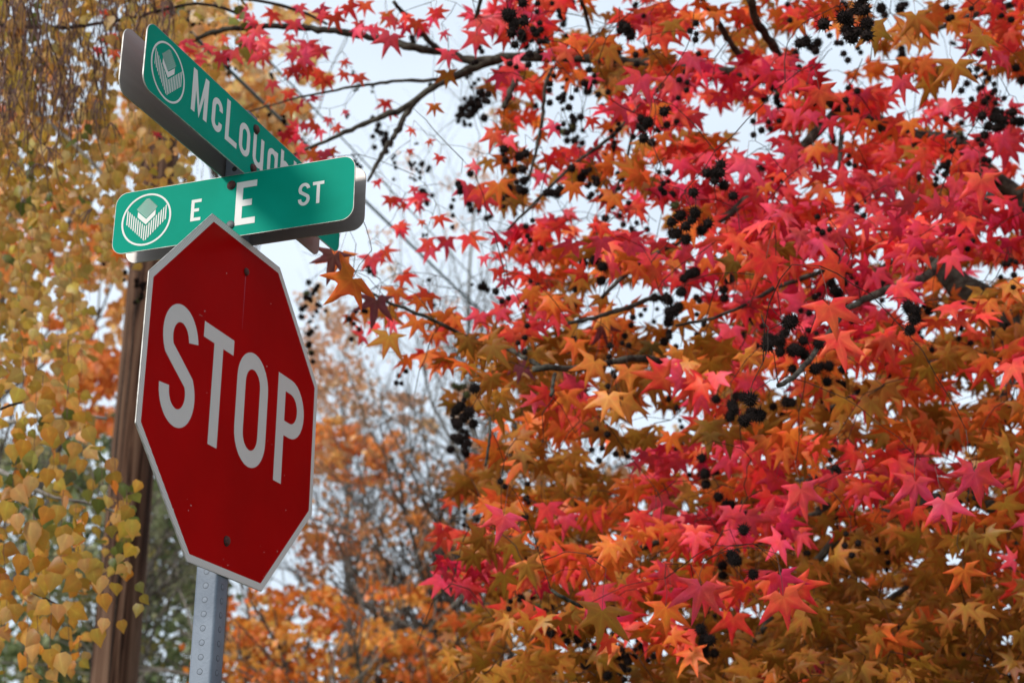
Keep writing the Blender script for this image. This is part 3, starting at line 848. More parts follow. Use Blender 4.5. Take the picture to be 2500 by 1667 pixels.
HERO = """815,622,80,-21,V 829,622,78,-19,O 907,628,58,21,P 861,680,110,-38,O 918,731,82,-12,V 967,708,60,5,O 1024,731,50,-15,O 1044,717,60,-30,R
1085,766,66,22,O 1019,783,60,-20,O 1065,815,40,5,O 950,820,75,-18,A 1044,588,38,3,R 953,484,38,0,R 987,499,25,-10,R 1073,530,38,20,R 984,671,50,35,R
938,611,45,35,R 944,751,60,0,A 1182,628,30,20,P 1216,659,40,20,R 1602,687,55,20,P 1724,596,70,15,P 1588,624,75,-30,P 1517,571,50,-5,P 1360,774,60,0,P
1310,789,60,-15,P 1209,841,60,0,Y 1205,918,65,8,O 1272,887,60,0,V 1405,838,65,-5,O 1479,774,70,60,Y 1475,795,65,15,V 1451,883,75,-15,Y 1535,901,75,12,Y
1591,841,60,-10,G 1486,967,85,-15,Y 1521,978,85,20,Y 1416,957,52,10,V 1345,992,70,-15,O 1367,1041,65,-15,O 1409,1037,60,8,O 1707,967,70,-15,P
1710,1030,75,-10,R 1773,887,72,-15,P 1784,803,75,-8,P 1731,746,62,15,O 1682,739,55,5,O 1216,1006,60,10,A 1296,824,40,10,Y 1170,767,55,-20,P 1110,774,50,-10,O
1233,683,40,0,P 1538,571,50,0,R 1345,725,50,0,A 1391,725,50,10,A 1416,680,50,0,A 1468,725,50,0,A 1870,634,95,-18,R 1940,634,60,10,R 2045,645,90,-35,R
2109,599,60,45,R 2137,666,65,10,P 1961,739,80,-60,P 2024,746,105,12,C 2144,760,60,-5,P 2172,778,60,30,R 2046,824,88,8,C 2095,876,55,0,R 2214,883,70,-15,O
2358,887,65,15,R 2305,936,66,5,C 2428,862,48,8,A 2116,978,70,0,P 2319,1002,60,15,O 2291,778,60,20,O 2379,810,55,-20,R 1835,855,70,-15,P 1877,876,60,15,O
1821,929,60,0,P 2067,571,60,10,R 1853,1041,60,-10,O 1951,1009,70,10,O 2024,1058,60,-10,P 2221,845,60,0,R 1230,1259,85,-10,P 1335,1236,66,12,P 1431,1236,60,-20,O
1549,1193,60,15,O 1609,1216,60,20,P 1586,1265,78,-20,M 1688,1262,45,10,M 1695,1295,75,-10,P 1820,1315,45,40,M 1846,1400,66,-3,P 1335,1302,62,8,O 1273,1305,45,5,O
1220,1364,68,-5,P 1467,1377,75,-20,C 1414,1394,60,-50,M 1322,1430,50,5,M 1451,1447,88,28,P 1530,1427,80,40,C 1484,1381,55,30,O 1632,1400,70,-28,P 1638,1447,70,10,M
1718,1391,60,0,O 1711,1430,100,-15,P 1728,1440,85,45,C 1803,1447,66,0,P 1516,1506,75,-8,M 1523,1503,70,45,M 1612,1523,60,22,O 1609,1565,75,-3,O 1470,1490,105,-5,A
1790,1506,80,-2,R 1625,1480,85,3,O 1338,1539,75,0,O 1894,1169,70,-25,M 1955,1194,92,8,P 2031,1158,65,-20,M 2035,1160,80,40,P 2100,1136,55,5,R 2183,1154,70,-15,R
2234,1176,95,-5,P 2306,1223,95,10,P 2375,1147,80,-20,P 2380,1152,115,14,P 2451,1219,50,0,O 1945,1299,75,5,C 2049,1299,52,10,R 1811,1313,45,60,M 1851,1400,65,-5,C
1905,1404,85,18,M 1912,1454,112,8,C 1945,1430,90,50,R 2281,1342,70,-20,A 2353,1389,85,15,O 2411,1320,50,0,O 2368,1331,45,10,O 2458,1324,40,0,O 2415,1360,55,20,O
2469,1396,60,10,O 2411,1461,68,12,O 2320,1490,55,8,O 2183,1555,82,18,O 2136,1357,60,0,A 2259,1400,65,-10,A 2154,1288,55,0,A 2270,1545,60,20,A 2000,221,85,15,R
1968,210,55,-30,R 1940,277,60,0,P 2200,196,70,5,P 2221,298,55,10,O 2228,365,60,-5,A 1926,396,60,0,P 1989,358,60,20,O 1933,358,65,-25,P 1867,456,42,8,O
2305,501,60,10,P 2396,438,90,-3,C 2333,445,65,-25,P 2235,39,75,5,A 2333,158,85,5,A 2396,88,75,-30,A 2133,67,85,10,A 1947,53,50,-15,O 2024,18,60,-20,O
2298,291,45,0,R 1821,396,80,-15,P 1163,88,60,0,P 1458,109,60,-8,O 1486,119,65,0,A 1640,56,55,5,A 1584,70,45,0,R 1335,130,35,20,P 1447,189,35,20,P
1517,256,60,-25,P 1605,260,55,15,O 1566,189,80,-20,P 1647,196,80,15,P 1689,140,70,-20,P 1444,291,35,10,R 1205,326,55,-15,C 1240,337,50,-5,P 1160,404,35,-50,P
1216,449,65,5,O 1398,452,55,0,O 1416,403,30,0,C 1661,396,60,5,M 1609,463,55,3,M 1675,452,52,15,M 1616,330,50,10,O 1566,347,50,0,A 1353,305,45,-30,P
891,10,40,0,R 945,35,42,10,O 1060,25,35,-10,R 1067,29,35,50,R 952,89,65,-20,P 1083,80,25,20,P 840,150,25,20,R 840,178,30,-25,R 805,188,25,-10,R
1095,128,50,5,P 1092,178,52,0,A 843,271,18,0,P 802,290,25,-10,P 745,306,25,20,P 821,309,30,30,R 1060,258,35,3,O 952,274,28,10,P 1006,316,22,-20,R
1047,344,20,50,R 1000,367,20,-10,R 1073,383,28,-10,R 920,443,25,30,R 1012,459,25,0,P 770,379,30,30,O 808,367,30,20,O 748,112,35,0,P 740,150,30,20,P
665,201,32,0,P 703,174,28,0,R 751,174,34,0,R 705,225,36,20,R 662,241,30,0,O 711,257,40,0,O 737,303,25,30,P 620,70,48,0,R 625,134,40,0,P 604,94,35,-20,P
550,94,25,-20,R 751,107,50,5,P 708,88,30,0,P 711,134,28,0,P 467,123,30,-20,R 486,134,30,20,P 692,343,30,30,O 721,375,25,40,P 759,370,35,30,O
275,84,22,0,P 237,119,25,0,P 279,126,30,0,R 382,325,20,0,P 230,551,20,0,O 252,27,25,0,R 400,20,24,0,P 288,616,32,-10,O 262,96,24,30,R 1030,540,20,0,R"""

DENS = ["122267776666776778", "112477777778865677", "321344446888887754", "301156667788888876", "101256668888888888", "001246778889999998",
        "352137788888888767", "277678887768998788", "038689998679999999", "000389996689999999", "000279987999999999", "000279999999999999",
        "000389999999999999", "000289999999999999", "000169999999999999", "000368899999999999", "000479999999999999"]
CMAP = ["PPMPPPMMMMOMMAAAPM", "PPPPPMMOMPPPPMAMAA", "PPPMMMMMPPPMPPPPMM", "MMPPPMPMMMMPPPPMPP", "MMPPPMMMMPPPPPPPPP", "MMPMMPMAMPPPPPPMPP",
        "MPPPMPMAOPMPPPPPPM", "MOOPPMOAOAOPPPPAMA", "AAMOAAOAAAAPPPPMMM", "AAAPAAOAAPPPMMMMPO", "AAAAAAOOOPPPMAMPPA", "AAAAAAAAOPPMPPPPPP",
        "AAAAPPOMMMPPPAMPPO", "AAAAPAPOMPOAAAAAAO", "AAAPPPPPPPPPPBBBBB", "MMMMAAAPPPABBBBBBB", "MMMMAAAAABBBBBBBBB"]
pet = MB()
ends = []          # petiole tops and stalk tops that need a twig
used_len = 0
for k, tok in enumerate(HERO.split()):
    x, y, ln, an, cc = tok.split(',')
    x, y, ln, an = float(x), float(y), float(ln), math.radians(float(an) + random.uniform(-4, 4))
    ln *= 1.0
    L = random.uniform(0.095, 0.12)
    D = L * F_PX / ln
    D = min(max(D, 3.75), 5.9 if x > 1000 else 6.8)
    L = ln * D / F_PX
    if y > 1180 and D < 4.0: D += 0.25; L = ln * D / F_PX
    tilt = np.array([abs(random.gauss(0.0, 0.20))])
    Bm = bases(1, np.array([an]), tilt)[0]
    p = at(x, y, D)
    o = link("leaf", leaf_meshes[random.randrange(20)], gum)
    m4 = Matrix([[Bm[i][j] * L * (random.choice((1, -1)) if False else 1) for j in range(3)] + [float(p[i] - GO[i])] for i in range(3)] + [[0, 0, 0, 1]])
    o.matrix_local = m4
    c = jitter(COLS[cc], 0.07)
    o.color = (*c, 1)
    up = Bm[:, 1]
    e = p + up * L * random.uniform(.45, .8) + CB * -random.uniform(0.0, .04) + np.array([0, 0, 0.02])
    mid = (p + e) / 2 + np.array([random.gauss(0, .004) for _ in range(3)])
    pet.tube([p - GO, mid - GO, e - GO], [0.0008, 0.0008, 0.0010], 4)
    ends.append((e, 0.0016))

# --- seed balls
BALLS = {
    'J': (1200, 1150, 3.033, "435,1010,38 480,1080,38 440,1195,45 525,1195,40 540,1100,36 650,1130,40 680,1180,45 640,1240,45 770,1300,38 710,1410,42 950,1330,48 1020,1380,45 960,1460,45 1110,1300,37 490,1410,32 1550,1170,52 1570,1270,48 1580,1350,45 1480,1300,33 1710,700,45 1810,660,55 210,850,40 215,940,42 240,600,38 240,650,30 500,740,40 1800,310,36 1590,330,28 1680,190,45 1740,190,36 610,260,34 1580,20,50 1660,20,40 338,1015,42,g 670,1080,30 1350,1170,40 380,1390,28"),
    'I': (1800, 550, 2.851, "360,680,60 300,800,50 400,850,48 470,900,48 540,1000,50 640,980,45 650,1060,42 300,880,48 210,840,55 1230,650,55 1290,690,42 1250,740,38 650,400,42 740,400,40 700,470,45 90,1210,60 110,1320,52 340,1230,45 330,1320,38 610,1190,36 640,1260,26 240,1430,36 800,1220,40 1450,1420,38 1380,1370,30 1540,1400,30 70,180,34 930,690,24 1610,100,26 1190,600,30"),
    'H': (1100, 550, 2.851, "680,840,28 520,905,24,g 60,1130,32,g 110,1180,36,g 70,1260,45 130,1300,48 90,1340,46 110,1440,28 120,1520,36 100,1570,36 1530,600,50 1520,650,42 1500,510,45 230,420,28 380,150,20 430,160,22 480,180,22 540,190,22 560,160,18 850,560,36 1060,290,44 1090,250,34 1700,330,46 1900,450,40 1640,100,48 1560,60,44 800,1350,26,g 1880,870,26 1960,1250,48 1990,1190,40 1010,30,30"),
    'L': (1800, 0, 2.851, "740,120,62 760,210,52 850,60,58 900,170,56 930,240,38 1000,60,44 1130,70,36 1150,40,30 1140,345,30 1138,400,32 1790,820,46 1750,880,42 1830,880,44 1860,800,32 1800,780,38 1700,670,34 1695,730,32 300,560,36,g 280,610,36,g 330,600,34,g 290,650,34,g 660,950,30 400,400,34 480,290,50 560,300,40 190,690,36 1980,560,40 1970,850,44 1550,930,30,g 1440,1130,36 1350,1180,20 1490,300,18 170,1170,30 740,40,40"),
    'M': (1100, 0, 2.851, "400,120,50 440,180,48 500,270,42 430,230,40 520,320,36 770,110,34 785,170,28 1200,180,44 1230,220,40 1120,350,30 1120,395,28 140,720,38 80,760,32 190,700,34 150,780,32 65,810,24 660,290,36 960,600,36 950,640,34 1370,850,50 1340,890,40 1440,840,38 1610,810,26 850,880,36,g 790,920,32,g 860,980,30 480,1090,42 500,1180,38 510,1260,38 520,1330,36 740,1350,40 1100,1380,38 1120,1430,38 1850,1200,50 1900,1290,46 1560,1430,40,g 1600,1500,48 130,1420,30 250,1520,26 910,1240,40 590,740,26 580,850,22 450,1430,26 1700,1480,50"),
    'N': (700, 0, 3.137, "960,290,28 970,330,28 1100,330,26 1080,300,22 655,705,15,g 540,685,15,g 510,572,14 720,1020,30 690,1000,26 760,1060,28 750,1110,28 825,1250,18 835,1285,18 945,1255,18 950,1275,14 1030,1260,24 1020,1320,20 1022,1360,16 970,1370,14 1065,1490,26 1070,1545,26 1340,850,24 1380,840,24 1360,880,24 1320,900,20 460,895,15 540,1260,22 515,1200,12 1000,1100,12 1380,590,24 1650,560,30 1100,650,22 1440,640,22"),
    'O': (400, 0, 3.7325, "220,200,24,g 235,245,22,g 340,180,19,g 310,280,22,g 470,230,22,g 570,480,24 590,540,22 590,610,24 700,580,18 770,570,26 770,530,20 370,600,22 410,600,18 960,1050,24 1100,1120,24 1095,1065,20 1240,630,24 1220,730,22,g 1375,430,20 980,690,20 1180,590,12 850,1065,12"),
    'G': (700, 450, 3.484, "700,740,26 740,770,22 1190,430,17 1180,950,26 170,930,34,g 240,900,28 130,1060,32 260,1020,24 255,1080,22 130,1130,26 190,1270,32 190,1360,30 205,1430,30,g 205,1165,16 1190,920,26 1670,865,20 1640,862,20"),
    'Z': (0, 500, 2.85, "950,530,22 985,560,22 1000,580,16 985,630,19,g 960,668,20,g 870,475,18 750,385,19 760,215,20,g 755,268,20,g"),
}


def ball_mesh(seed, nsp, r0=0.63):
    b = MB()
    import bmesh
    bm = bmesh.new(); bmesh.ops.create_icosphere(bm, subdivisions=1, radius=r0)
    b.add([tuple(v.co) for v in bm.verts], [tuple(v.index for v in f.verts) for f in bm.faces])
    bm.free()
    for i in range(nsp):
        z = 1 - 2 * (i + .5) / nsp; ph = i * 2.39996; s = math.sqrt(1 - z * z)
        d = Vector((s * math.cos(ph), s * math.sin(ph), z)); t = d.orthogonal().normalized(); w = d.cross(t)
        ln = 1.0 * (0.93 + 0.12 * math.sin(seed + i * 3.1)); wd = 0.085
        bp = d * r0 * .85
        tip = d * ln + t * .05 * math.sin(i * 2.2 + seed)
        b.add([bp + t * wd, bp - t * wd * .5 + w * wd * .87, bp - t * wd * .5 - w * wd * .87, tip], [(0, 1, 3), (1, 2, 3), (2, 0, 3)])
    return b


bd = []; bgn = []
for s_ in range(3):
    m = ball_mesh(s_, 84).mesh("seed_ball"); m.materials.append(M_BALL); bd.append(m)
    m = ball_mesh(s_ + 5, 60).mesh("seed_ball"); m.materials.append(M_BALLG); bgn.append(m)
stalk = MB(); n_ball = 0; xb = []
for key, (ox, oy, sc, txt) in BALLS.items():
    for tok in txt.split():
        q = tok.split(','); x, y, r = ox + float(q[0]) / sc, oy + float(q[1]) / sc, float(q[2]) / sc
        D = min(max(0.0215 * F_PX / r, 3.9), 8.6); R = r * D / F_PX * 1.22
        p = at(x, y, D)
        spots = [p] + [p + np.array([random.gauss(0, 1.1), random.gauss(0, 1.1), random.gauss(0, 1.5)]) * R for _ in range(random.choice((1, 2, 3)))]
        for q_i, pq in enumerate(spots):
            if q_i and n_ball >= 298:
                xb.append((pq, R)); continue
            n_ball += 1
            o = link("seed_ball", (bgn if len(q) > 3 else bd)[random.randrange(3)], gum)
            k_ = R * (1 if q_i == 0 else random.uniform(.8, .98))
            o.location = tuple(pq - GO); o.scale = (k_, k_, k_); o.rotation_euler = (random.uniform(0, 6), random.uniform(0, 6), random.uniform(0, 6))
        e = p + np.array([random.gauss(0, .02), random.gauss(0, .02), random.uniform(.05, .09)])
        stalk.tube([p - GO, (p + e) / 2 + np.array([random.gauss(0, .006), random.gauss(0, .006), 0]) - GO, e - GO], [0.0009, 0.0009, 0.0012], 4)
        ends.append((e, 0.0018))
for _ in range(640):
    r_i, c_i = random.randrange(17), random.randrange(18); d = int(DENS[r_i][c_i])
    if d < 4 or random.random() > (.42 if r_i < 8 else .20): continue
    pc = at(700 + 100 * (c_i + random.random()), 100 * (r_i + random.random()), random.uniform(5.0, 7.2))
    for k in range(random.randrange(2, 7)):
        xb.append((pc + np.array([random.gauss(0, .016), random.gauss(0, .016), -.026 * k + random.gauss(0, .01)]), random.uniform(.014, .020)))
    stalk.tube([pc - GO, pc + np.array([.004, 0, .05]) - GO], .0012, 4); ends.append((pc + np.array([.004, 0, .05]), .0018))
xm = MB(); bsrc = ball_mesh(9, 36)
for pq, R in xb:
    a = random.uniform(0, 6.28); ca, sa = math.cos(a), math.sin(a)
    xm.add([((v[0] * ca - v[1] * sa) * R + pq[0] - GO[0], (v[0] * sa + v[1] * ca) * R + pq[1] - GO[1], v[2] * R + pq[2] - GO[2]) for v in bsrc.v], bsrc.f)
if xb: tag(xm.build("seed_ball_clumps", M_BALL, gum), kind='stuff')
# extra leafy twig tips spread through the crown
MIX = {'P': "MPPPPRRCCRROOOAB", 'M': "PPRRRCCOOOOAAB", 'O': "PPRCOOOOYOAAABB", 'A': "PRCOOYAAAAAAABBB", 'B': "PROAAABBBBBBBBBB"}  # 'B' entries darken the mass leaves in place of crown shade
for r_i in range(17):
    for c_i in range(18):
        d = int(DENS[r_i][c_i])
        for _ in range(d // 3):
            ends.append((at(700 + 100 * (c_i + random.random()), 100 * (r_i + random.random()), random.uniform(5.2, 7.5)), 0.0022))

# --- the rest of the foliage: sprays of drooping leaves, depth layered, hue drifting from bough to bough
from mathutils import noise as mnoise
X = []; Yp = []; D_ = []; Cc = []; An = []; Ti = []; Si = []
for r_i in range(-1, 18):
    for c_i in range(0, 22):
        rr = min(max(r_i, 0), 16); ci = min(c_i, 17)
        d = int(DENS[rr][ci])
        if d == 0: continue
        cov = (0, .04, .10, .22, .42, .70, 1.0, 1.40, 1.9, 2.5)[d]       # mean number of leaf layers
        key = CMAP[rr][ci]
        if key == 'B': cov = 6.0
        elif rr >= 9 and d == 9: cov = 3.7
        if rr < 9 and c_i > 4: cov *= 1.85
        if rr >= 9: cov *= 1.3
        nsp = cov * 1e4 / (0.62 * 60.0 ** 2) / 5.0
        for _ in range(int(nsp) + (random.random() < nsp % 1)):
            x0 = 700 + 100 * (c_i + random.random()); y0 = 100 * (r_i + random.random())
            nv = mnoise.noise(Vector((x0 / 80.0, y0 / 80.0, 3.3)))
            if d < 9 and nv < random.uniform(-.38, -.06 if c_i > 5 else .02) and random.random() < .8: continue
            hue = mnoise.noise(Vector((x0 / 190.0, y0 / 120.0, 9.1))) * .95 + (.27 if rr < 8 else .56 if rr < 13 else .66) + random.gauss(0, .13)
            back = random.random() < (.42 if rr < 9 else .50)
            dep0 = random.uniform(6.6, 8.6 if rr < 9 else 9.2) if back else random.uniform(5.1, 6.7)
            if y0 < 500: dep0 = max(dep0, 5.9 + random.random() * .8)
            if back: hue += .24  # back sprays shift to amber and brown, painting in the inner shade
            pal = MIX[key]; a0 = random.gauss(0, .34); t0 = abs(random.gauss(0, .38)); sc0 = random.uniform(.88, 1.10)
            k_n = random.randrange(3, 8) if d > 4 else random.randrange(1, 4)
            pw = .098 * F_PX / dep0
            for q in range(k_n):
                ox = random.gauss(0, .62); oy = random.uniform(-.35, .55)
                h = min(max(hue + random.gauss(0, .10), 0), .999)
                X.append(x0 + ox * pw); Yp.append(y0 + oy * pw * .7 + abs(ox) * pw * .15); D_.append(dep0 + random.gauss(0, .07) - oy * .06)
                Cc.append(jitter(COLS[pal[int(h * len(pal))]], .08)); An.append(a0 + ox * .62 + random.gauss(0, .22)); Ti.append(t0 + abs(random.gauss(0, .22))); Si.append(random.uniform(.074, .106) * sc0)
            if random.random() < (.8 if y0 < 900 else .55):
                ends.append((at(x0, y0 - .4 * pw, dep0), 0.0019))

def spray(x0, y0, dep0, pal, hue, k_n, sc0=1.0):
    a0 = random.gauss(0, .34); t0 = abs(random.gauss(0, .38)); pw = .098 * F_PX / dep0
    for q in range(k_n):
        ox = random.gauss(0, .62); oy = random.uniform(-.35, .55); h = min(max(hue + random.gauss(0, .10), 0), .999)
        X.append(x0 + ox * pw); Yp.append(y0 + oy * pw * .7 + abs(ox) * pw * .15); D_.append(dep0 + random.gauss(0, .07))
        Cc.append(jitter(COLS[pal[int(h * len(pal))]], .08)); An.append(a0 + ox * .62 + random.gauss(0, .22)); Ti.append(t0 + abs(random.gauss(0, .22))); Si.append(random.uniform(.078, .112) * sc0)


for x0, y0 in ((610, 80), (570, 110), (640, 130), (665, 95), (750, 110), (725, 165), (700, 245), (490, 130), (455, 110), (745, 365), (800, 375), (700, 335), (660, 30), (860, 20), (880, 60), (1000, 30), (1060, 45), (820, 170), (790, 300), (1010, 480), (960, 560), (740, 20)):
    spray(x0, y0, random.uniform(6.2, 7.0), MIX['P'], random.uniform(0, .45), random.randrange(2, 5), .72)
# inner and far side of the crown: browner leaves, the shade behind the outer sprays put into their colour
for _ in range(620):
    x0 = random.uniform(1120, 2700); y0 = random.uniform(560, 1800)
    if (x0 - 1120) < (900 - y0) * 1.6 or x0 < 1250 and y0 < 900: continue
    if y0 < 1150 and mnoise.noise(Vector((x0 / 120.0, y0 / 120.0, 1.7))) < -.05: continue
    spray(x0, y0, random.uniform(8.4, 10.6), "AAAABBBBBO", random.random(), random.randrange(4, 8), 1.12)
# deeper sprays that fill gaps in the upper crown with darker leaves
for _ in range(260):
    x0 = random.uniform(1230, 2700); y0 = random.uniform(-100, 620)
    if mnoise.noise(Vector((x0 / 90.0, y0 / 90.0, 5.7))) < -.02: continue
    spray(x0, y0, random.uniform(8.0, 10.0), "PRROOAAAB", random.random(), random.randrange(4, 8), 1.0)
for _ in range(1400):  # unseen sprays above and right of view, added to block sky light
    x0 = random.uniform(1150, 4300); y0 = random.uniform(-2300, 1700)
    if y0 > -160 and x0 < 2600: continue
    spray(x0, y0, random.uniform(4.8, 10.0), MIX['M'], random.random(), 6, 1.35)
n = len(X)
P = np.array([at(x, y, d) for x, y, d in zip(X, Yp, D_)]) - GO
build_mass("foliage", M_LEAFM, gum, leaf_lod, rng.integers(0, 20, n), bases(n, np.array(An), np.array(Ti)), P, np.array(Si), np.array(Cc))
print("sweetgum mass leaves", n, "twig ends", len(ends))

# --- twigs that reach from the branches to every petiole and stalk
nodes = net_np.copy(); node_d = np.zeros(len(nodes))
tw = MB()
E0 = np.array([e[0] for e in ends])
dist0 = np.array([np.min(np.linalg.norm(nodes - e, axis=1)) for e in E0])
for k in np.argsort(dist0):
    e, r0 = ends[k]
    dd = np.linalg.norm(nodes - e, axis=1); j = int(np.argmin(dd)); a = nodes[j]; L = dd[j]
    if L < 0.01: continue
    n = max(3, int(L / 0.05)); n = min(n, 26)
    t = np.linspace(0, 1, n)[:, None]
    P = a + (e - a) * t
    side = np.cross(e - a, [0.2, 0.3, 1.0]); side /= np.linalg.norm(side) + 1e-9
    P = P + side * (np.sin(t * np.pi) * random.gauss(0, .07) * L) + np.array([0, 0, 1.0]) * (np.sin(t * np.pi) * .12 * L)
    P[1:-1] += rng.normal(0, .004, (n - 2, 3))
    tw.tube(P - GO, list(np.linspace(min(r0 * .8 + .0012 * L, .0045), r0 * .6, n)), 4)
    nodes = np.vstack([nodes, P[1:]])
tag(pet.build("petioles", M_BTWIG, gum), kind='stuff')
tag(stalk.build("seed_stalks", M_TWIG, gum), kind='stuff')
tag(tw.build("twigs", M_TWIG, gum), kind='stuff')

# ------------------------------------------------------------------ weeping birch
BT = at(-420, 1200, 7.2)
birch = empty("birch_tree", (BT[0], BT[1], 0)); BO = np.array([BT[0], BT[1], 0.0])
tag(birch, "weeping birch with hanging golden leaves and brown twigs filling the left side", "tree")
b = MB(); zz = np.linspace(-.3, 9, 20)
b.tube([(0.04 * math.sin(z), .03 * math.cos(z), z) for z in zz], [max(.03, .17 - .016 * z) for z in zz], 12)
b.build("trunk", M_BBARK, birch, True)


def b_branch(pts, mat=M_BBARK, sides=7, join=None):
    if join is not None:
        T_ = BO + np.array([0.04 * math.sin(join), .03 * math.cos(join), join]); q = T_ - CAM_POS; D = -(q @ CB)
        pts = [(PW / 2 + F_PX * (q @ CR) / D, PH / 2 - F_PX * (q @ CU) / D, D, pts[0][3] * 1.5)] + list(pts)
    px_branch(birch, BO, pts, mat, keep=False, sides=sides)


b_branch([(-60, 150, 7.2, 8), (76, 268, 7.1, 6), (115, 298, 7.1, 6), (165, 337, 7.0, 5), (203, 375, 7.0, 4.5), (249, 425, 7.0, 4), (279, 459, 7.0, 3)], join=4.6)
b_branch([(-80, 1120, 6.3, 7), (10, 1150, 6.2, 6), (55, 1179, 6.2, 5.5), (119, 1217, 6.2, 5), (191, 1221, 6.3, 4), (255, 1234, 6.4, 3.5), (294, 1255, 6.5, 3)], join=2.2)
b_branch([(-60, 1040, 7.6, 6), (60, 1025, 7.6, 5), (149, 1017, 7.6, 5), (204, 1013, 7.6, 4.5), (260, 1021, 7.7, 4)], join=2.9)
b_branch([(-60, 60, 6.8, 6), (150, 70, 6.8, 5), (300, 50, 6.8, 4.5), (421, 19, 6.8, 4), (467, 5, 6.8, 4), (542, 16, 6.8, 4), (587, 35, 6.8, 4), (614, 54, 6.8, 3)], mat=M_TWIG, join=5.2)
b_branch([(-60, -60, 6.6, 6), (300, -40, 6.6, 6), (622, 0, 6.6, 4.5), (668, 8, 6.6, 4), (708, 24, 6.6, 4), (762, 32, 6.6, 4), (800, 62, 6.6, 3)], mat=M_TWIG, join=5.6)
b_branch([(0, 1000, 5.0, 3), (20, 990, 5.0, 3.5), (55, 982, 5.0, 3)], mat=M_TWIG)
b_branch([(80, 1445, 5.0, 2.5), (110, 1460, 5.0, 3), (140, 1475, 5.0, 2)], mat=M_TWIG)

# hanging twigs: strands that droop, densest at the upper left
tw_stuff = MB(); ntw = 0
for k in range(640):
    x = abs(random.gauss(0, 170)) if random.random() < .75 else random.uniform(0, 420)
    y0 = random.uniform(-160, 260) if x < 260 else random.uniform(-120, 60)
    if x > 480: continue
    if x < 150 and random.random() < .2: y0 += 100
    ln = random.uniform(50, 190); D = random.uniform(6.0, 7.4)
    m = 9; t = np.linspace(0, 1, m)
    ph = random.uniform(0, 6.28); amp = random.uniform(3, 11)
    hook = random.choice((-1, 1)) * random.uniform(0, 26)
    xs = x + amp * np.sin(t * random.uniform(3, 7) + ph) + hook * t ** 3
    ys = y0 + ln * t - abs(hook) * .5 * t ** 4
    P = np.array([at(a_, b_, D + .04 * math.sin(4 * c_ + ph)) for a_, b_, c_ in zip(xs, ys, t)]) - BO
    rad = random.uniform(.0016, .0036)
    R = [rad * (1 - .45 * q) for q in t]
    if ntw < 200 and 0 < x < 400 and y0 > -80:
        b = MB(); b.tube(P, R, 5); b.build("hanging_twig", M_BTWIG, birch, True); ntw += 1
    else:
        tw_stuff.tube(P, R, 4)
for (cx, cy, D) in ((225, 510, 5.6), (90, 400, 5.9), (115, 360, 5.9), (30, 395, 6), (270, 300, 6.2), (195, 210, 6.1)):
    for k in range(5):
        a = random.uniform(-1.3, 1.3); L = random.uniform(24, 48); t = np.linspace(0, 1, 7)
        P = np.array([at(cx + math.sin(a) * L * q, cy + 20 * q * q + (math.cos(a) * L * .6) * q, D) for q in t]) - BO
        b = MB(); b.tube(P, [.0026 * (1 - .5 * q) for q in t], 5); b.build("hanging_twig", M_BTWIG, birch, True)

BD = ["8878851", "8888840", "8888840", "9888830", "9888820", "9888700", "9987400", "8887100", "8876100", "8765000", "8764000", "7765400", "8878700", "8988700", "8876400", "7752000", "7631000"]
birch_tpl = [birch_leaf(k) for k in range(8)]
birch_meshes = [leaf_mesh("leaf", t, M_BIRCH) for t in birch_tpl]
GOLD = [(0.58, 0.32, 0.050), (0.54, 0.30, 0.045), (0.64, 0.38, 0.075), (0.58, 0.26, 0.032), (0.66, 0.38, 0.12)]
OCH = [(0.62, 0.38, 0.075), (0.66, 0.40, 0.080), (0.54, 0.35, 0.095), (0.70, 0.46, 0.17), (0.58, 0.34, 0.065), (0.64, 0.40, 0.12)]
GRN = [(0.14, 0.16, 0.030), (0.22, 0.21, 0.045), (0.36, 0.29, 0.05), (0.11, 0.13, 0.030), (0.52, 0.34, 0.06)]
items = []
strand = MB()
for r_i in range(-1, 17):
    for c_i in range(-1, 6):
        rr = max(r_i, 0); ci = max(c_i, 0)
        d = int(BD[rr][ci])
        if d == 0: continue
        near = rr >= 9
        cov = (0, .05, .1, .2, .35, .55, .8, 1.1, 1.6, 2.4)[d] * (1.1 if near else 1.25)
        ml = 42.0 if near else 29.0
        nst = cov * 1e4 / (0.50 * ml * ml) / 5.0
        for _ in range(int(nst) + (random.random() < nst % 1)):
            x = 100 * (c_i + random.random()); y = 100 * (r_i + random.random()) - 60
            D = random.uniform(4.9, 6.2) if near else random.uniform(6.4, 8.6)
            if near and random.random() < .3: D = random.uniform(6.5, 8)
            green = (x > 225 and y > 1080 and random.random() < .72) or random.random() < .05 or (1000 < y < 1250 and random.random() < .20)
            if (x > 243 and 560 < y < 1090) or (x > 215 and y > 1400) or (x > 350 and y > 560): continue
            nlv = random.randrange(3, 8) if y < 1300 or x < 200 else 3; sx = x; pts = []
            for q in range(nlv):
                yy = y + q * random.uniform(.5, .8) * ml; xx = sx + random.gauss(0, 9)
                sx += random.gauss(0, 3); pts.append((sx, yy))
                pal = GRN if green else (GOLD if near else OCH)
                if near and not green and yy < 1050: pal = GOLD[:2] + OCH[:3]
                L = random.uniform(.034, .066)
                items.append((xx, yy, D + random.gauss(0, .06), L, random.gauss(0, .7), abs(random.gauss(0, .75)), jitter(random.choice(pal), .13)))
            if len(pts) > 2:
                strand.tube([at(a_, b_ - 12, D) - BO for a_, b_ in pts], .0012, 3, False)
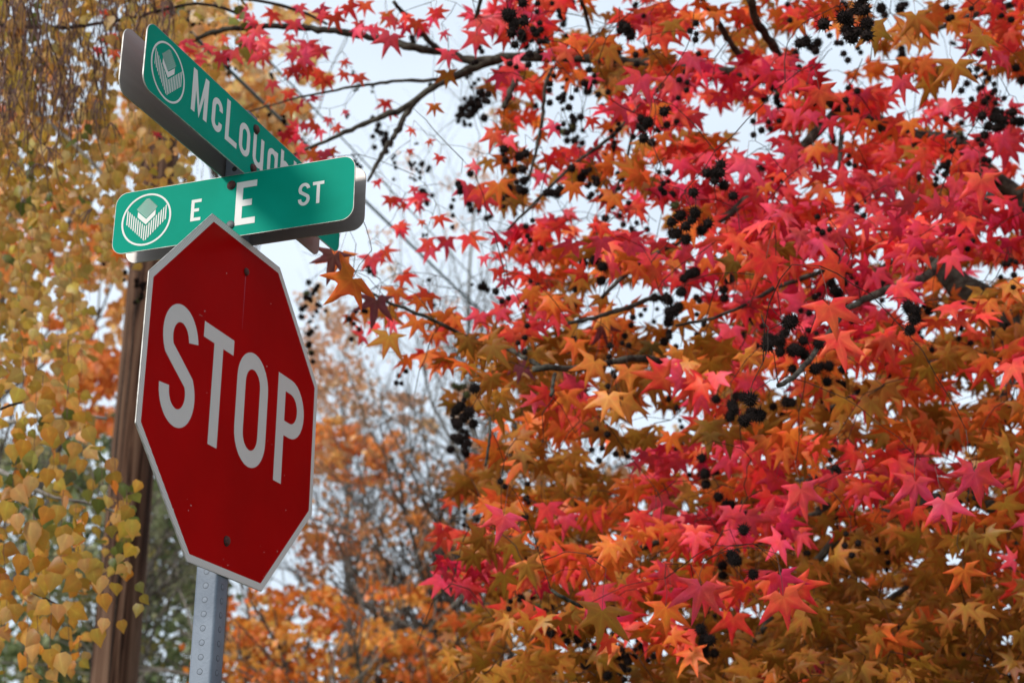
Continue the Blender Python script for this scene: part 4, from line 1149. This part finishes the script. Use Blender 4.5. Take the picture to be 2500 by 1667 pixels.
for (xx, yy, sc_) in [(35, 1205, 1.1), (80, 1180, 1), (75, 1290, 1.5), (90, 1310, 1.2), (20, 1240, 1.1), (105, 1375, 1), (40, 1270, 1), (150, 1300, 1.1), (120, 1255, 1), (165, 1320, 1), (55, 1370, 1.1),
                      (205, 1380, .9), (245, 1385, .9), (245, 1420, 1), (250, 1465, 1), (135, 1415, 1), (110, 1420, 1), (55, 1420, 1), (225, 1400, 1), (35, 1490, 1), (25, 1500, .9), (170, 1500, 1.1), (140, 1490, 1),
                      (255, 1525, .8), (235, 1550, 1), (120, 1600, 1.1), (145, 1610, 1.2), (210, 1060, 1), (60, 1090, 1), (115, 1060, 1), (30, 1100, 1), (118, 1160, 1), (295, 1530, .8), (300, 1290, .8),
                      (270, 1300, .8), (330, 1350, .7), (335, 1440, .7), (340, 1490, .8), (345, 1470, .7), (300, 1340, .8), (290, 1390, .8), (320, 1250, .8), (280, 1440, .9), (300, 1200, .8), (340, 1190, .8)]:
    g_ = xx > 265
    items.append((xx, yy - 18, 4.75 if not g_ else 5.3, .058 * sc_ * 4.75 / 4.75, random.gauss(0, .3), abs(random.gauss(0, .3)), jitter(random.choice(GRN if g_ and random.random() < .75 else GOLD), .07)))
items = [it for it in items if it[0] < 470 or it[1] < 250]
size_px = np.array([it[3] * F_PX / it[2] if 0 < it[0] < 330 and 0 < it[1] < 1660 else 0 for it in items])
order = np.argsort(-size_px)
for k in order[:290]:
    x, y, D, L, an, ti, c = items[k]
    Bm = bases(1, np.array([an]), np.array([ti]))[0]; p = at(x, y, D) - BO
    o = link("leaf", birch_meshes[random.randrange(8)], birch)
    o.matrix_local = Matrix([[Bm[i][j] * L for j in range(3)] + [float(p[i])] for i in range(3)] + [[0, 0, 0, 1]])
    o.color = (*c, 1)
rest = [items[k] for k in order[290:]]
n = len(rest)
P = np.array([at(i[0], i[1], i[2]) for i in rest]) - BO
build_mass("foliage", M_BIRCHM, birch, birch_tpl, rng.integers(0, 8, n), bases(n, np.array([i[4] for i in rest]), np.array([i[5] for i in rest])), P,
           np.array([i[3] for i in rest]), np.array([i[6] for i in rest]))
tag(strand.build("leaf_strands", M_BTWIG, birch), kind='stuff')
tag(tw_stuff.build("fine_twigs", M_BTWIG, birch), kind='stuff')
print("birch leaves", n)

# ------------------------------------------------------------------ trees beyond
far_tpl = [far_leaf(k) for k in range(4)]


def grow(b, p, d, L, r, lvl, rnd, up=0.12, spread=.55, kids=(2, 3), tips=None):
    n = 5; P = [p]; q = p.copy(); dd = d.copy()
    for _ in range(n):
        dd = dd + np.array([rnd.gauss(0, .13), rnd.gauss(0, .13), rnd.gauss(0, .10) + up * .12]); dd /= np.linalg.norm(dd)
        q = q + dd * L / n; P.append(q)
    b.tube(P, list(np.linspace(r, r * .62, n + 1)), 5 if r > .02 else 3, False)
    if lvl == 0:
        if tips is not None: tips.extend(P[2:])
        return
    for _ in range(rnd.choice(kids) + 1):
        k = rnd.randrange(2, n + 1)
        nd = dd + np.array([rnd.gauss(0, spread), rnd.gauss(0, spread), rnd.gauss(0, spread * .7) + up]); nd /= np.linalg.norm(nd)
        grow(b, P[k], nd, L * rnd.uniform(.55, .8), r * rnd.uniform(.45, .62), lvl - 1, rnd, up, spread, kids, tips)


def far_tree(label, base_px, D, trunk_r, blobs, leaf_len, cols, seed, levels=4, mat=M_GBARK, name="background_tree", limbs=5, tall=1.0, cat="tree"):
    """blobs: (px, py, rx, ry, count) crown lumps in photo pixels around depth D"""
    rnd = random.Random(seed)
    bp = at(base_px, 1500, D); org = np.array([bp[0], bp[1], 0.0])
    t = empty(name, org); tag(t, label, cat, "trees beyond the signs")
    cz = [at(x, y, D)[2] for x, y, *_ in blobs]
    top = max(cz) * tall
    b = MB(); m = 12; zs = np.linspace(-.3, top, m)
    P = [np.array([.12 * math.sin(z * .5 + seed), .12 * math.cos(z * .4 + seed), z]) for z in zs]
    b.tube(P, list(np.linspace(trunk_r, trunk_r * .25, m)), 8); b.build("trunk", mat, t, True)
    br = MB(); tips = []
    for x, y, rx, ry, cnt in blobs:
        c = at(x, y, D) - org
        for _ in range(limbs):
            z0 = min(max(c[2] - rnd.uniform(1.0, 3.5), 1.5), top)
            st = P[int(np.argmin(abs(zs - z0)))].copy()
            tgt = c + np.array([rnd.gauss(0, 1), rnd.gauss(0, 1), rnd.gauss(0, .8)]) * rx * D / F_PX * .5
            v = tgt - st; L = np.linalg.norm(v)
            grow(br, st, v / L, L * .75, trunk_r * rnd.uniform(.14, .26), levels - 1, rnd, tips=tips)
    tag(br.build("branches", mat, t), kind='stuff')
    X = []; C = []
    for x, y, rx, ry, cnt in blobs:
        # leaves in clumps
        nc = max(4, cnt // 22)
        for _ in range(nc):
            a = rnd.uniform(0, 6.28); q = math.sqrt(rnd.random())
            ccx, ccy = x + rx * q * math.cos(a), y + ry * q * math.sin(a); dz = rnd.gauss(0, rx * D / F_PX * .6)
            base = rnd.choice(cols)
            for _ in range(22):
                X.append(at(ccx + rnd.gauss(0, rx * .13), ccy + rnd.gauss(0, ry * .10), D + dz + rnd.gauss(0, .3)))
                k = 1 + rnd.gauss(0, .16); C.append([max(.004, min(.9, v * k)) for v in base])
    n = len(X)
    if n:
        X = np.array(X) - org
        build_mass("foliage", M_FAR, t, far_tpl, rng.integers(0, 4, n), bases(n, rng.uniform(-1.6, 1.6, n), abs(rng.normal(0, .7, n))), X, leaf_len * rng.uniform(.7, 1.25, n), np.array(C))
    return t


ORG = [(0.84, 0.25, 0.03), (0.86, 0.33, 0.055), (0.74, 0.19, 0.03), (0.78, 0.40, 0.09)]
BRT = [(0.86, 0.30, 0.06), (0.86, 0.40, 0.10), (0.80, 0.24, 0.05), (0.84, 0.46, 0.16)]
PCH = [(0.72, 0.34, 0.16), (0.62, 0.34, 0.20), (0.74, 0.42, 0.20)]
YEL = [(0.90, 0.52, 0.18), (0.88, 0.44, 0.13), (0.86, 0.60, 0.32)]
GRE = [(0.16, 0.20, 0.08), (0.24, 0.27, 0.13), (0.11, 0.15, 0.06), (0.34, 0.29, 0.09), (0.30, 0.30, 0.17)]
far_tree("dense orange maple low in the middle, behind the steel post", 860, 17, .22,
         [(820, 1640, 330, 120, 2100), (690, 1500, 150, 90, 620), (930, 1530, 170, 100, 520), (640, 1640, 120, 120, 480), (1060, 1640, 120, 90, 400)], .092, ORG, 1, 3, limbs=3)
far_tree("half bare grey tree with sparse orange leaves right of the stop sign", 1120, 21, .15,
         [(900, 1240, 210, 170, 640), (1010, 1380, 130, 150, 300), (820, 1380, 130, 100, 420), (1080, 1230, 100, 130, 120)], .095, [(0.84, 0.32, 0.08), (0.80, 0.27, 0.09), (0.74, 0.34, 0.14)], 2, 4, limbs=3)
far_tree("small bright orange crown beside the stop sign's right edge", 860, 23, .08,
         [(815, 1075, 75, 55, 620), (880, 1120, 100, 60, 420), (960, 1110, 60, 60, 160)], .10, BRT[:3], 3, 3)
far_tree("pale thinly leaved tree against the white sky right of the stop sign", 830, 30, .07,
         [(830, 840, 120, 150, 520), (790, 960, 90, 90, 400), (930, 1010, 120, 60, 260), (780, 760, 60, 90, 260)], .105, PCH, 4, 3, limbs=2)
far_tree("yellow orange tree top behind the McLough sign", 505, 16, .11,
         [(520, 130, 130, 140, 560), (600, 230, 120, 90, 480), (690, 330, 90, 90, 340), (700, 200, 90, 100, 180), (440, 60, 110, 90, 400), (720, 60, 70, 60, 70)], .10, YEL, 5, 2, limbs=1)
far_tree("orange tree glimpsed through the birch at the left edge", -60, 18, .12,
         [(60, 560, 160, 150, 700), (240, 720, 80, 160, 420), (230, 960, 90, 120, 460), (90, 880, 120, 120, 500), (290, 330, 90, 100, 400), (60, 260, 120, 140, 500), (330, 620, 60, 120, 220)], .12, BRT, 6, 2, limbs=2)
far_tree("grey green tree low on the left behind the utility pole", 315, 24, .16,
         [(120, 1420, 260, 200, 2600), (220, 1120, 130, 110, 800), (440, 1400, 120, 220, 1300), (330, 1640, 240, 110, 1500), (120, 1640, 240, 110, 1700), (70, 1180, 110, 120, 700)], .13, GRE, 7, 3, limbs=3)
far_tree("dark green tree between the utility pole and the steel post", 300, 20, .14,
         [(430, 1320, 60, 130, 260), (450, 1580, 90, 110, 300), (400, 1150, 35, 60, 90)], .10, GRE, 8, 3)
far_tree("bare thin twigged tree faint in the middle sky gap", 1150, 38, .12,
         [(1120, 420, 120, 120, 0), (1040, 640, 160, 120, 0), (1180, 330, 60, 80, 0)], .1, PCH, 9, 4, limbs=1)
far_tree("bare grey tree seen through gaps in the sweetgum", 1300, 19, .16,
         [(1100, 960, 110, 110, 0), (1180, 1080, 120, 120, 60), (1500, 1120, 200, 150, 200), (1250, 1500, 150, 150, 200)], .12, PCH, 10, 4, limbs=3)

far_tree("tangled dark bare branches between the stop sign and the sweetgum", 1170, 18, .16,
         [(1010, 1330, 110, 110, 90), (930, 1420, 130, 90, 110), (1080, 1450, 90, 120, 70)], .09, [(0.80, 0.28, 0.06), (0.74, 0.30, 0.10)], 12, 4, mat=M_BBARK2, limbs=5)
